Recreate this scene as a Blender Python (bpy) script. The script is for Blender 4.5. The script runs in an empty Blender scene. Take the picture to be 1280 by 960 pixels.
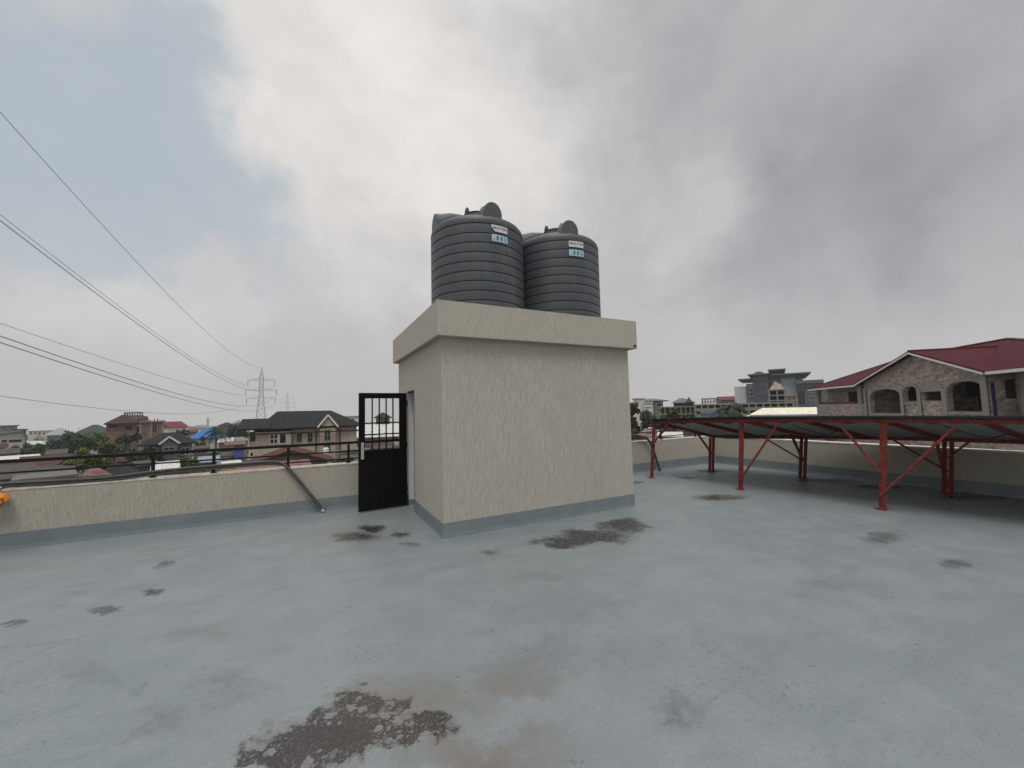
import bpy, bmesh, math, random
from mathutils import Vector, Matrix
random.seed(7)
R = math.radians
scene = bpy.context.scene
col = scene.collection

# ------------------------------------------------------------------ camera frame (metres; deck = z 0)
F, YAW, PITCH, ROLL, H = 488.688, 0.47206, 0.06809, -0.02327, 1.75
GROUND = -11.0
fw = Vector((math.sin(YAW)*math.cos(PITCH), math.cos(YAW)*math.cos(PITCH), math.sin(PITCH)))
rt0 = Vector((math.cos(YAW), -math.sin(YAW), 0)); up0 = rt0.cross(fw)
rt = math.cos(ROLL)*rt0 + math.sin(ROLL)*up0
up = -math.sin(ROLL)*rt0 + math.cos(ROLL)*up0
CAM = Vector((0, 0, H))
fh = Vector((math.sin(YAW), math.cos(YAW), 0))            # horizontal forward
def ray(px, py): return fw + (px-640)/F*rt + (480-py)/F*up
def on_z(px, py, z=0.0):
    d = ray(px, py); return CAM + d*((z-H)/d.z)
def at(px, py, dep):                                       # point at horizontal distance dep along the view
    d = ray(px, py); return CAM + d*(dep/d.dot(fh))
def plan(px, dep):                                         # plan position on the horizon line of a column
    d = fw + (px-640)/F*rt; d = d - up*(d.z/up.z); p = CAM + d*(dep/d.dot(fh)); return Vector((p.x, p.y, 0))

# ------------------------------------------------------------------ materials
def new_mat(name):
    m = bpy.data.materials.new(name); m.use_nodes = True
    nt = m.node_tree; b = nt.nodes['Principled BSDF']; return m, nt, b
class N:
    """small helper around one node tree"""
    def __init__(s, nt): s.nt = nt
    def add(s, t, **kw):
        n = s.nt.nodes.new(t)
        for k, v in kw.items(): setattr(n, k, v)
        return n
    def link(s, a, b): s.nt.links.new(a, b)
    def _set(s, sock, v):
        if isinstance(v, bpy.types.NodeSocket): s.link(v, sock)
        elif v is not None: sock.default_value = v
    def math(s, op, a, b=None, c=None, clamp=False):
        n = s.add('ShaderNodeMath', operation=op, use_clamp=clamp)
        s._set(n.inputs[0], a); s._set(n.inputs[1], b)
        if c is not None: s._set(n.inputs[2], c)
        return n.outputs[0]
    def vmath(s, op, a, b=None, scale=None):
        n = s.add('ShaderNodeVectorMath', operation=op)
        s._set(n.inputs[0], a)
        if b is not None: s._set(n.inputs[1], b)
        if scale is not None: s._set(n.inputs['Scale'], scale)
        return n.outputs['Value'] if op in ('DOT_PRODUCT', 'LENGTH', 'DISTANCE') else n.outputs[0]
    def noise(s, vec, scale, detail=4, rough=0.55, out=0, dim='3D'):
        n = s.add('ShaderNodeTexNoise'); n.inputs['Scale'].default_value = scale
        n.inputs['Detail'].default_value = detail; n.inputs['Roughness'].default_value = rough
        if vec is not None: s.link(vec, n.inputs['Vector'])
        return n.outputs[out]
    def remap(s, v, a, b, c=0.0, d=1.0, smooth=True):
        n = s.add('ShaderNodeMapRange', interpolation_type='SMOOTHSTEP' if smooth else 'LINEAR')
        s._set(n.inputs[0], v)
        for i, q in enumerate((a, b, c, d)): s._set(n.inputs[i+1], q)
        return n.outputs[0]
    def mix(s, f, a, b, mode='MIX'):
        n = s.add('ShaderNodeMix', data_type='RGBA', blend_type=mode)
        s._set(n.inputs[0], f); s._set(n.inputs[6], a if not isinstance(a, tuple) else (*a[:3], 1))
        s._set(n.inputs[7], b if not isinstance(b, tuple) else (*b[:3], 1)); return n.outputs[2]
    def pos(s): return s.add('ShaderNodeNewGeometry').outputs['Position']
    def obj(s): return s.add('ShaderNodeTexCoord').outputs['Object']
    def scale(s, vec, sc):
        n = s.add('ShaderNodeMapping'); s.link(vec, n.inputs[0]); n.inputs['Scale'].default_value = sc; return n.outputs[0]
    def bump(s, h, strength=0.3, dist=0.01):
        n = s.add('ShaderNodeBump'); s.link(h, n.inputs['Height']); n.inputs['Strength'].default_value = strength
        n.inputs['Distance'].default_value = dist; return n.outputs[0]

def plain(name, c, rough=0.6, metal=0.0, var=0.0, scale=3.0, bump=0.0, spec=None):
    m, nt, b = new_mat(name); k = N(nt)
    b.inputs['Roughness'].default_value = rough; b.inputs['Metallic'].default_value = metal
    if spec is not None: b.inputs['Specular IOR Level'].default_value = spec
    b.inputs['Base Color'].default_value = (*c, 1)
    if var:
        n = k.noise(k.pos(), scale, 5, 0.6); f = k.remap(n, 0.3, 0.7)
        k.link(k.mix(f, tuple(x*(1-var) for x in c), tuple(min(1, x*(1+var)) for x in c)), b.inputs['Base Color'])
        if bump: k.link(k.bump(n, bump, 0.02), b.inputs['Normal'])
    return m

def plaster_mat(name, base):
    """combed beige render with fine vertical grooves"""
    m, nt, b = new_mat(name); k = N(nt); p = k.pos()
    g1 = k.noise(k.scale(p, (115, 115, 9)), 1.0, 2, 0.65)
    g2 = k.noise(k.scale(p, (46, 46, 3.4)), 1.0, 2, 0.6)
    big = k.noise(k.scale(p, (1.3, 1.3, .7)), 1.0, 4, 0.6)
    grain = k.noise(p, 160, 2, 0.6)
    gr = k.remap(g1, .33, .53); gr2 = k.remap(g2, .30, .52)
    h = k.math('ADD', k.math('MULTIPLY', gr, .75), k.math('MULTIPLY', gr2, .28))
    dark = tuple(x*.74 for x in base); c = k.mix(k.math('MULTIPLY', h, .9, clamp=True), dark, base)
    c = k.mix(k.remap(big, .3, .72, 0, .35), c, tuple(x*y for x, y in zip(base, (.86, .84, .82))))
    stain = k.noise(k.scale(p, (7, 7, .35)), 1.0, 5, .6)
    c = k.mix(k.remap(stain, .60, .85, 0, .12), c, (.24, .22, .19))
    k.link(c, b.inputs['Base Color'])
    hh = k.math('ADD', h, k.math('MULTIPLY', grain, .5))
    k.link(k.bump(hh, .55, .008), b.inputs['Normal'])
    b.inputs['Roughness'].default_value = .9; b.inputs['Specular IOR Level'].default_value = .2
    return m

def paint_band_mat():
    m, nt, b = new_mat('plinth_paint'); k = N(nt); p = k.pos()
    n = k.noise(p, 3.5, 5, .6); n2 = k.noise(p, 60, 3, .6)
    c = k.mix(k.remap(n, .3, .7), (.165, .195, .212), (.20, .232, .248))
    k.link(c, b.inputs['Base Color']); b.inputs['Roughness'].default_value = .5
    k.link(k.bump(n2, .25, .004), b.inputs['Normal']); return m

# stains of the deck: pixel centre, half sizes, kind, strength -> affine frames on the ground
STAINS = [
    # cx, cy, hw, hh, shear, kind, strength   kind: 0 dark wet, 1 brown tint, 2 flecked dirt, 3 faint grey
    (420, 925, 92, 50, -12, 2, 1.0), (520, 912, 62, 30, 0, 2, .75), (455, 884, 48, 22, 4, 2, .8), (350, 945, 60, 30, 0, 2, .9),
    (640, 850, 75, 32, 20, 1, .75), (610, 945, 120, 46, 0, 1, 1.0), (520, 872, 115, 40, 0, 1, .8), (690, 935, 80, 40, 0, 1, .45),
    (445, 671, 38, 9, -2, 0, .80), (463, 660, 22, 6, 0, 0, .95), (500, 668, 14, 4, 0, 0, .7), (512, 681, 16, 4, 0, 0, .55),
    (452, 668, 60, 18, 0, 1, .5),
    (205, 705, 14, 6, -2, 0, .6), (193, 740, 17, 7, -2, 0, .85), (126, 765, 30, 6, -4, 0, .7), (14, 780, 22, 7, -5, 0, .7),
    (110, 740, 45, 5, -10, 0, .3), (75, 755, 12, 3, 0, 0, .35),
    (611, 691, 14, 4, 0, 0, .6), (612, 691, 30, 9, 0, 1, .35),
    (898, 622, 44, 5, 2, 0, .95), (1108, 672, 36, 11, 0, 0, .55), (1104, 668, 26, 5, 0, 0, .5), (1198, 705, 36, 8, 4, 0, .55),
    (858, 597, 15, 2.2, 0, 0, .9), (797, 603, 9, 2.6, 0, 0, .7), (889, 589, 26, 3, 0, 0, .9),
    (1030, 601, 60, 3.5, 4, 0, .8), (1100, 609, 50, 4, 5, 0, .95), (1225, 622, 60, 4, 5, 0, 1.0),
    (850, 888, 48, 24, 0, 3, .8), (680, 721, 40, 8, 0, 1, .5), (265, 790, 55, 15, 0, 1, .5), (1030, 735, 45, 12, 0, 3, .5),
    (290, 860, 70, 26, 10, 3, .55), (190, 905, 60, 20, 0, 3, .5), (110, 845, 60, 18, 0, 3, .4), (180, 860, 14, 16, 0, 3, .55),
    (470, 690, 60, 14, 0, 3, .25), (700, 820, 90, 20, 0, 3, .25), (950, 800, 120, 20, 0, 3, .25),
]
LITTER = [(705, 677, 40, 9, 0), (742, 670, 44, 10, 0), (780, 657, 30, 10, 0)]
def deck_mat():
    m, nt, b = new_mat('deck_paint'); k = N(nt); p = k.pos()
    warp = k.vmath('SCALE', k.vmath('SUBTRACT', k.noise(p, 2.6, 6, .62, out=1), (.5, .5, .5)), scale=.75)
    fine = k.vmath('SCALE', k.vmath('SUBTRACT', k.noise(p, 11, 6, .7, out=1), (.5, .5, .5)), scale=.26)
    q = k.vmath('ADD', k.vmath('ADD', p, warp), fine)
    def blob(cx, cy, hw, hh, sh, vec):
        C = on_z(cx, cy); a = on_z(cx+hw, cy) - C; c = on_z(cx+sh, cy+hh) - C
        det = a.x*c.y - a.y*c.x
        r1 = Vector((c.y, -c.x, 0))/det; r2 = Vector((-a.y, a.x, 0))/det
        u = k.math('ADD', k.vmath('DOT_PRODUCT', vec, tuple(r1)), -r1.dot(C))
        v = k.math('ADD', k.vmath('DOT_PRODUCT', vec, tuple(r2)), -r2.dot(C))
        return k.math('SQRT', k.math('ADD', k.math('MULTIPLY', u, u), k.math('MULTIPLY', v, v)))
    n_big = k.noise(p, .55, 4, .6); n_mid = k.noise(p, 2.2, 7, .68); n_fine = k.noise(p, 22, 6, .7)
    streak = k.noise(k.scale(p, (1.1, 3.4, 1)), 1.3, 7, .66)
    base = k.mix(k.remap(n_big, .3, .7), (.180, .207, .219), (.200, .226, .236))
    base = k.mix(k.remap(n_mid, .38, .70, 0, .5), base, (.240, .270, .276))
    base = k.mix(k.remap(streak, .50, .72, 0, .4), base, (.135, .160, .165))
    base = k.mix(k.remap(n_fine, .50, .74, 0, .5), base, (.128, .150, .155)); base = k.mix(k.math('MULTIPLY', k.remap(k.noise(p, 95, 3, .7), .52, .64), .42), base, (.10, .113, .12))
    base = k.mix(k.remap(k.noise(p, 48, 4, .7), .54, .68, 0, .38), base, (.29, .32, .325))
    # dark pits where the paint is scuffed
    pit_area = k.remap(k.noise(p, .9, 4, .6), .46, .66)
    pit = k.math('MULTIPLY', k.remap(k.noise(p, 26, 6, .8), .555, .62), pit_area)
    base = k.mix(k.math('MULTIPLY', pit, .6), base, (.045, .052, .055))
    chips = k.remap(k.noise(k.scale(p, (1, 1, 1)), 75, 2, .5), .73, .76)
    base = k.mix(k.math('MULTIPLY', chips, .8), base, (.42, .44, .44))
    vg = k.add('ShaderNodeTexVoronoi'); vg.inputs['Scale'].default_value = 9; k.link(k.vmath('ADD', p, fine), vg.inputs['Vector'])
    vgc = k.add('ShaderNodeSeparateColor'); k.link(vg.outputs['Color'], vgc.inputs[0])
    grit = k.math('MULTIPLY', k.remap(vg.outputs['Distance'], .11, .05), k.remap(vgc.outputs[0], .62, .66))
    base = k.mix(k.math('MULTIPLY', grit, .85), base, (.035, .033, .031))
    ck = k.add('ShaderNodeTexVoronoi', feature='DISTANCE_TO_EDGE'); ck.inputs['Scale'].default_value = .33; k.link(k.vmath('ADD', p, k.vmath('SCALE', fine, scale=1.2)), ck.inputs['Vector'])
    crack = k.math('MULTIPLY', k.remap(ck.outputs['Distance'], .006, .001), k.remap(k.noise(p, .8, 3, .6), .50, .62))
    base = k.mix(k.math('MULTIPLY', crack, .45), base, (.10, .108, .11))
    # accumulate stain masks
    acc = {0: None, 1: None, 2: None, 3: None}
    for cx, cy, hw, hh, sh, kind, st in STAINS:
        d = blob(cx, cy, hw, hh, sh, q if kind != 0 else k.vmath('ADD', k.vmath('ADD', p, k.vmath('SCALE', warp, scale=.55)), fine))
        lo = {0: .25, 1: .1, 2: .25, 3: .1}[kind]
        msk = k.math('MULTIPLY', k.remap(d, 1.25, lo, 0, 1), st)
        acc[kind] = msk if acc[kind] is None else k.math('MAXIMUM', acc[kind], msk)
    c = k.mix(k.math('MULTIPLY', acc[3], k.remap(n_fine, .3, .6, .25, .75)), base, (.082, .094, .10))
    c = k.mix(k.math('MULTIPLY', acc[1], k.remap(n_mid, .25, .65, .35, .85)), c, (.140, .118, .098))
    # flecked dirt: islands of clean paint inside a brown film
    vo = k.add('ShaderNodeTexVoronoi'); vo.inputs['Scale'].default_value = 17; k.link(k.vmath('ADD', p, k.vmath('SCALE', fine, scale=.35)), vo.inputs['Vector'])
    rnd = k.add('ShaderNodeSeparateColor'); k.link(vo.outputs['Color'], rnd.inputs[0])
    rad = k.math('MULTIPLY', k.math('POWER', rnd.outputs[0], 1.6), .62)
    rad = k.math('MULTIPLY', rad, k.remap(acc[2], 1.0, .30, .42, 1.5))
    fleck = k.remap(k.math('SUBTRACT', vo.outputs['Distance'], rad), .03, -.03)
    fleck2 = k.remap(k.noise(p, 52, 4, .7), .53, .60)
    fleck2 = k.math('MULTIPLY', fleck2, k.remap(acc[2], 1.0, .55, .30, 1))
    keep = k.math('MAXIMUM', fleck, fleck2)
    edge = k.math('ADD', acc[2], k.math('MULTIPLY', k.math('SUBTRACT', k.noise(p, 17, 7, .72), .5), .95))
    halo = k.math('MULTIPLY', k.remap(acc[2], .0, .55), k.remap(n_fine, .25, .65, .35, .7))
    c = k.mix(halo, c, (.135, .118, .103))
    film = k.math('MULTIPLY', k.remap(edge, .26, .60), k.math('SUBTRACT', 1.0, keep))
    dirt = k.mix(k.remap(n_mid, .35, .65), (.024, .021, .018), (.040, .034, .029))
    c = k.mix(k.math('MULTIPLY', film, .95), c, dirt)
    wet = k.remap(k.math('ADD', acc[0], k.math('MULTIPLY', k.math('SUBTRACT', k.noise(p, 9, 7, .68), .5), .42)), .08, 1.0)
    wet = k.math('MULTIPLY', k.math('MULTIPLY', wet, k.remap(acc[0], 0.0, .12)), .92)
    c = k.mix(wet, c, k.mix(k.remap(n_mid, .40, .62), (.022, .020, .017), (.045, .037, .029)))
    # leaf litter / lifted paint in front of the box
    lit = None
    for cx, cy, hw, hh, sh in LITTER:
        d = blob(cx, cy, hw, hh, sh, q); ms = k.remap(d, 1.2, .5)
        lit = ms if lit is None else k.math('MAXIMUM', lit, ms)
    lt = k.noise(k.scale(p, (1, 1.0, 1)), 30, 5, .75)
    c = k.mix(k.math('MULTIPLY', lit, .65), c, (.075, .08, .075))
    c = k.mix(k.math('MULTIPLY', lit, k.remap(lt, .42, .50)), c, (.018, .016, .013))
    c = k.mix(k.math('MULTIPLY', lit, k.remap(k.noise(p, 41, 4, .7), .60, .65)), c, (.22, .215, .20))
    k.link(c, b.inputs['Base Color'])
    ro = k.remap(n_mid, .3, .7, .39, .46)
    ro = k.math('SUBTRACT', ro, k.math('MULTIPLY', wet, .22))
    k.link(ro, b.inputs['Roughness'])
    hgt = k.math('ADD', k.math('MULTIPLY', n_fine, .6), k.math('ADD', k.math('MULTIPLY', n_mid, .8), k.math('MULTIPLY', k.noise(p, 120, 2, .5), .25)))
    hgt = k.math('ADD', hgt, k.math('MULTIPLY', k.math('MULTIPLY', lit, lt), 1.5))
    k.link(k.bump(hgt, .26, .010), b.inputs['Normal'])
    b.inputs['Specular IOR Level'].default_value = .5
    return m

def roof_mat(name, c, rust=(.16, .07, .045), amt=.35, rib=None, rough=.55):
    m, nt, b = new_mat(name); k = N(nt); p = k.obj()
    n = k.noise(p, .9, 6, .65); n2 = k.noise(k.scale(p, (3, .5, 3)), 1.4, 5, .6)
    cc = k.mix(k.remap(n2, .3, .7), tuple(x*.78 for x in c), tuple(min(1, x*1.18) for x in c))
    cc = k.mix(k.remap(n, .48, .72, 0, amt), cc, rust)
    k.link(cc, b.inputs['Base Color']); b.inputs['Roughness'].default_value = max(rough, .7); b.inputs['Specular IOR Level'].default_value = .15
    w = k.add('ShaderNodeTexWave', wave_type='BANDS', bands_direction='X'); w.inputs['Scale'].default_value = rib or 1.4
    k.link(p, w.inputs['Vector']); k.link(k.bump(w.outputs[1], .22, .03), b.inputs['Normal'])
    return m

def block_mat(name, a, b2, mortar, sc=1.0):
    """weathered hollow blockwork, in object space (u along the wall, z up)"""
    m, nt, b = new_mat(name); k = N(nt); p = k.obj()
    sp = k.add('ShaderNodeSeparateXYZ'); k.link(p, sp.inputs[0])
    cb = k.add('ShaderNodeCombineXYZ'); k.link(k.math('ADD', sp.outputs[0], sp.outputs[1]), cb.inputs[0]); k.link(sp.outputs[2], cb.inputs[1])
    br = k.add('ShaderNodeTexBrick'); k.link(cb.outputs[0], br.inputs['Vector'])
    br.inputs['Color1'].default_value = (*a, 1); br.inputs['Color2'].default_value = (*b2, 1); br.inputs['Mortar'].default_value = (*mortar, 1)
    br.inputs['Scale'].default_value = sc; br.inputs['Mortar Size'].default_value = .014; br.inputs['Brick Width'].default_value = .42; br.inputs['Row Height'].default_value = .21
    n = k.noise(k.scale(p, (1.2, 1.2, 3.5)), 1.1, 6, .7); n3 = k.noise(k.scale(p, (2, 2, .6)), 1.0, 5, .6)
    c = k.mix(k.remap(n, .40, .60, 0, .8), br.outputs[0], tuple(x*.40 for x in a)); c = k.mix(k.remap(k.noise(k.scale(p, (2.4, 2.4, 5)), 1.0, 3, .6), .52, .66, 0, .6), c, tuple(min(1, x*1.5) for x in a))
    c = k.mix(k.remap(n3, .52, .75, 0, .5), c, (.36, .34, .31))
    k.link(c, b.inputs['Base Color']); b.inputs['Roughness'].default_value = .95
    k.link(k.bump(br.outputs[1], -.4, .02), b.inputs['Normal']); return m

def wall_mat(name, c, dirt=.35):
    m, nt, b = new_mat(name); k = N(nt); p = k.obj()
    n = k.noise(k.scale(p, (.9, .9, .35)), 1.0, 6, .65); n2 = k.noise(p, 2.4, 5, .7)
    cc = k.mix(k.remap(n, .36, .7, 0, dirt*1.4), c, tuple(x*.5 for x in c))
    cc = k.mix(k.remap(n2, .45, .75, 0, dirt), cc, tuple(x*.66 for x in c))
    k.link(cc, b.inputs['Base Color']); b.inputs['Roughness'].default_value = .9; return m

def leaf_mat(name, c):
    m, nt, b = new_mat(name); k = N(nt)
    oi = k.noise(k.pos(), .9, 4, .6); n2 = k.noise(k.pos(), 6, 2, .6)
    cc = k.mix(k.remap(oi, .3, .7), tuple(x*.5 for x in c), tuple(x*1.35 for x in c))
    cc = k.mix(k.remap(n2, .45, .7, 0, .6), cc, tuple(x*y for x, y in zip(c, (1.7, 1.45, .9))))
    k.link(cc, b.inputs['Base Color']); b.inputs['Roughness'].default_value = .6
    b.inputs['Specular IOR Level'].default_value = .25
    return m

def tank_mat():
    m, nt, b = new_mat('tank_polyethylene'); k = N(nt); p = k.obj()
    n = k.noise(k.scale(p, (2.2, 2.2, .7)), 1.5, 6, .65); n2 = k.noise(p, 40, 3, .6)
    c = k.mix(k.remap(n, .3, .7), (.052, .062, .069), (.072, .084, .091))
    sp = k.add('ShaderNodeSeparateXYZ'); k.link(p, sp.inputs[0])
    dust = k.math('MULTIPLY', k.remap(k.noise(k.scale(p, (6, 6, .8)), 1.2, 5, .7), .5, .8), .35)
    c = k.mix(dust, c, (.13, .135, .135))
    k.link(c, b.inputs['Base Color']); k.link(k.remap(n2, .3, .7, .42, .56), b.inputs['Roughness'])
    k.link(k.bump(n2, .12, .004), b.inputs['Normal']); b.inputs['Specular IOR Level'].default_value = .5
    return m

M = dict(
    plaster=plaster_mat('combed_render', (.485, .456, .397)), parapet=plaster_mat('combed_render_parapet', (.455, .427, .366)),
    plinth=paint_band_mat(), deck=deck_mat(), tank=tank_mat(),
    coping=plain('coping_render', (.56, .52, .45), .9, var=.2, scale=9),
    white_plaster=plain('white_plaster', (.66, .67, .67), .8, var=.06), dark_in=plain('stair_shadow', (.25, .25, .25), .9),
    black_steel=plain('black_steel', (.006, .006, .007), .6, .0, var=.2, scale=9, spec=.12), black_rail=plain('black_rail', (.010, .010, .011), .5, 0, var=.2, scale=14, spec=.2),
    chrome=plain('chrome', (.62, .62, .60), .25, 1.0), red_steel=plain('red_primer', (.185, .041, .033), .7, 0, var=.3, scale=11, spec=.2),
    grey_pipe=plain('grey_conduit', (.065, .065, .065), .42, 0, var=.2, scale=8), black_rubber=plain('black_rubber', (.012, .012, .012), .5),
    green_hose=plain('dark_hose', (.035, .050, .042), .5), lid=plain('black_lid', (.015, .016, .017), .4),
    groove=plain('groove_dark', (.012, .014, .016), .6),
    sticker_white=plain('sticker_white', (.62, .65, .64), .45), sticker_blue=plain('sticker_blue', (.40, .56, .62), .45), ink=plain('sticker_ink', (.015, .02, .02), .5),
    teal=plain('sticker_teal', (.05, .20, .24), .5), sticker_grey=plain('sticker_grey', (.25, .30, .36), .5),
    orange=plain('orange_plastic', (.80, .26, .02), .4, var=.08), white_cloth=plain('white_cloth', (.60, .66, .74), .8, var=.1, scale=20),
    backsheet=plain('panel_backsheet', (.32, .34, .33), .6, var=.06), cells=plain('panel_cells', (.012, .016, .030), .12), alu=plain('panel_frame', (.035, .035, .038), .4, .6),
    alu_pale=plain('pale_rail', (.50, .52, .50), .5, .3), galvanized=plain('galvanized', (.24, .25, .26), .5, .6, var=.2, scale=.2),
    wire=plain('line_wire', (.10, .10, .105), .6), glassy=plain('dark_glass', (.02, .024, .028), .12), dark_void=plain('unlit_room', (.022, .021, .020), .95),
    frame_white=plain('white_frame', (.66, .66, .64), .5), concrete=wall_mat('raw_concrete', (.27, .27, .24), .4), concrete_dark=wall_mat('weathered_concrete', (.14, .135, .12), .5),
    beige=wall_mat('beige_plaster', (.47, .41, .33), .3), white=wall_mat('white_wall', (.60, .60, .575), .25), cream=wall_mat('cream_wall', (.58, .54, .43), .3),
    grey=wall_mat('grey_wall', (.20, .20, .195), .4), pink=wall_mat('pink_wall', (.24, .14, .115), .5), paleblue=wall_mat('pale_blue_wall', (.42, .50, .58), .2),
    blue=wall_mat('blue_wall', (.05, .12, .38), .25), brick=block_mat('clay_brick', (.25, .14, .10), (.19, .115, .09), (.26, .22, .19)), block=block_mat('grey_block', (.40, .34, .315), (.30, .255, .24), (.37, .35, .32)),
    mud=wall_mat('soil_brown_wall', (.13, .10, .08), .5), purple_door=plain('dark_blue_paint', (.03, .03, .09), .6),
    r_dark=roof_mat('dark_shingle', (.017, .016, .0165), (.025, .022, .02), .3), r_brown=roof_mat('brown_sheet', (.055, .028, .024), (.03, .02, .017), .4),
    r_wine=roof_mat('wine_sheet', (.062, .006, .013), (.04, .007, .011), .35, rib=1.6, rough=.42), r_rust=roof_mat('rusty_sheet', (.075, .030, .025), (.04, .022, .018), .7),
    r_red=roof_mat('red_sheet', (.15, .030, .028), (.08, .03, .022), .5), r_green=roof_mat('dark_green_sheet', (.040, .062, .060), (.03, .04, .04), .2),
    r_blue=roof_mat('blue_sheet', (.035, .15, .42), (.04, .11, .28), .2), r_zinc=roof_mat('zinc_sheet', (.19, .195, .20), (.10, .065, .05), .6), r_pale=roof_mat('pale_sheet', (.55, .55, .53), (.28, .26, .23), .4),
    r_cream=roof_mat('cream_sheet', (.74, .70, .56), (.58, .52, .42), .2, rough=.6), r_lblue=roof_mat('light_blue_sheet', (.24, .29, .31), (.18, .2, .2), .25), r_pinkish=roof_mat('pink_faded_sheet', (.19, .105, .088), (.09, .05, .04), .7),
    r_old=roof_mat('old_grey_sheet', (.075, .067, .062), (.045, .03, .025), .7),
    slate=plain('slate_cladding', (.085, .105, .118), .35, .2, var=.12, scale=.4), canopy=plain('grey_canopy', (.11, .135, .14), .5, .2), panel_grey=wall_mat('pale_panel', (.50, .53, .56), .12),
    container=roof_mat('blue_grey_cladding', (.12, .15, .19), (.10, .10, .11), .25, rib=2.5),
    tan=wall_mat('tan_wall', (.26, .21, .13), .4),
    bark=plain('bark', (.10, .08, .06), .9, var=.3, scale=4), yellow=plain('yellow_plastic', (.55, .46, .06), .5, var=.1),
    leaf_mid=leaf_mat('leaf_mid', (.062, .098, .028)), leaf_dark=leaf_mat('leaf_dark', (.028, .048, .026)), leaf_bright=leaf_mat('leaf_bright', (.085, .120, .022)), leaf_olive=leaf_mat('leaf_olive', (.052, .062, .026)),
    palm=leaf_mat('palm_leaf', (.022, .036, .020)),
    soil=plain('soil', (.20, .165, .125), .95, var=.3, scale=.15), asphalt=plain('asphalt', (.05, .05, .05), .9, var=.2, scale=.5),
)
m, nt, b = new_mat('thin_glass'); b.inputs['Transmission Weight'].default_value = 1; b.inputs['Roughness'].default_value = .02; b.inputs['IOR'].default_value = 1.08; b.inputs['Base Color'].default_value = (.93, .95, .95, 1); M['glass'] = m

# ------------------------------------------------------------------ mesh helpers
class MB:
    def __init__(s): s.v, s.f, s.mi, s.mats = [], [], [], []
    def _m(s, mat):
        if mat not in s.mats: s.mats.append(mat)
        return s.mats.index(mat)
    def poly(s, pts, mat=None):
        i = len(s.v); s.v += [tuple(p) for p in pts]; s.f.append(tuple(range(i, i+len(pts)))); s.mi.append(s._m(mat))
    def solid(s, verts, faces, mat=None):
        i = len(s.v); s.v += [tuple(p) for p in verts]; k = s._m(mat)
        for f in faces: s.f.append(tuple(i+j for j in f)); s.mi.append(k)
    def box(s, x0, x1, y0, y1, z0, z1, mat=None):
        s.solid([(x0,y0,z0),(x1,y0,z0),(x1,y1,z0),(x0,y1,z0),(x0,y0,z1),(x1,y0,z1),(x1,y1,z1),(x0,y1,z1)],
                [(3,2,1,0),(4,5,6,7),(0,1,5,4),(1,2,6,5),(2,3,7,6),(3,0,4,7)], mat)
    def bar(s, a, b, w, h=None, mat=None, side=None):
        """rectangular bar from a to b"""
        a, b = Vector(a), Vector(b); h = h or w; d = (b-a).normalized()
        sd = Vector(side) if side else (d.cross(Vector((0,0,1))) if abs(d.z) < .95 else d.cross(Vector((0,1,0))))
        sd = (sd - d*sd.dot(d)).normalized(); t = sd.cross(d).normalized()
        vs = [p + sd*(w/2*i) + t*(h/2*j) for p in (a, b) for i, j in ((-1,-1),(1,-1),(1,1),(-1,1))]
        s.solid(vs, [(0,1,2,3),(7,6,5,4),(0,4,5,1),(1,5,6,2),(2,6,7,3),(3,7,4,0)], mat)
    def tube(s, pts, rad, n=8, mat=None, cap=True):
        pts = [Vector(p) for p in pts]; rads = rad if isinstance(rad, (list, tuple)) else [rad]*len(pts)
        i0 = len(s.v); k = s._m(mat); ref = Vector((0,0,1))
        for i, p in enumerate(pts):
            d = (pts[min(i+1, len(pts)-1)] - pts[max(i-1, 0)]).normalized()
            a = d.cross(ref if abs(d.dot(ref)) < .97 else Vector((0,1,0))).normalized(); c = d.cross(a).normalized()
            for j in range(n):
                t = 2*math.pi*j/n; s.v.append(tuple(p + (a*math.cos(t) + c*math.sin(t))*rads[i]))
        for i in range(len(pts)-1):
            for j in range(n):
                q = i0+i*n; s.f.append((q+j, q+(j+1) % n, q+n+(j+1) % n, q+n+j)); s.mi.append(k)
        if cap:
            s.f.append(tuple(i0+j for j in reversed(range(n)))); s.mi.append(k)
            e = i0+(len(pts)-1)*n; s.f.append(tuple(e+j for j in range(n))); s.mi.append(k)
    def lathe(s, prof, n=64, mat=None, mats=None):
        i0 = len(s.v)
        for r, z in prof:
            for j in range(n):
                t = 2*math.pi*j/n; s.v.append((r*math.cos(t), r*math.sin(t), z))
        for i in range(len(prof)-1):
            k = s._m(mats[i] if mats else mat)
            for j in range(n):
                q = i0+i*n; s.f.append((q+j, q+(j+1) % n, q+n+(j+1) % n, q+n+j)); s.mi.append(k)
        s.f.append(tuple(i0+j for j in reversed(range(n)))); s.mi.append(s._m(mat))
        e = i0+(len(prof)-1)*n; s.f.append(tuple(e+j for j in range(n))); s.mi.append(s._m(mat))
    def build(s, name, mat=None, parent=None, smooth=False, bevel=0):
        me = bpy.data.meshes.new(name); me.from_pydata(s.v, [], s.f)
        for k in s.mats: me.materials.append(M[k] if isinstance(k, str) else (k or (M[mat] if isinstance(mat, str) else mat)))
        me.polygons.foreach_set('material_index', s.mi); me.update()
        o = bpy.data.objects.new(name, me); col.objects.link(o)
        if parent: o.parent = parent
        if smooth:
            me.polygons.foreach_set('use_smooth', [True]*len(me.polygons))
            me.set_sharp_from_angle(angle=R(35))
        if bevel:
            bm = bmesh.new(); bm.from_mesh(me); bmesh.ops.remove_doubles(bm, verts=bm.verts, dist=1e-5)
            bmesh.ops.bevel(bm, geom=bm.edges, offset=bevel, segments=2, affect='EDGES', clamp_overlap=True); bm.to_mesh(me); bm.free()
        return o
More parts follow.
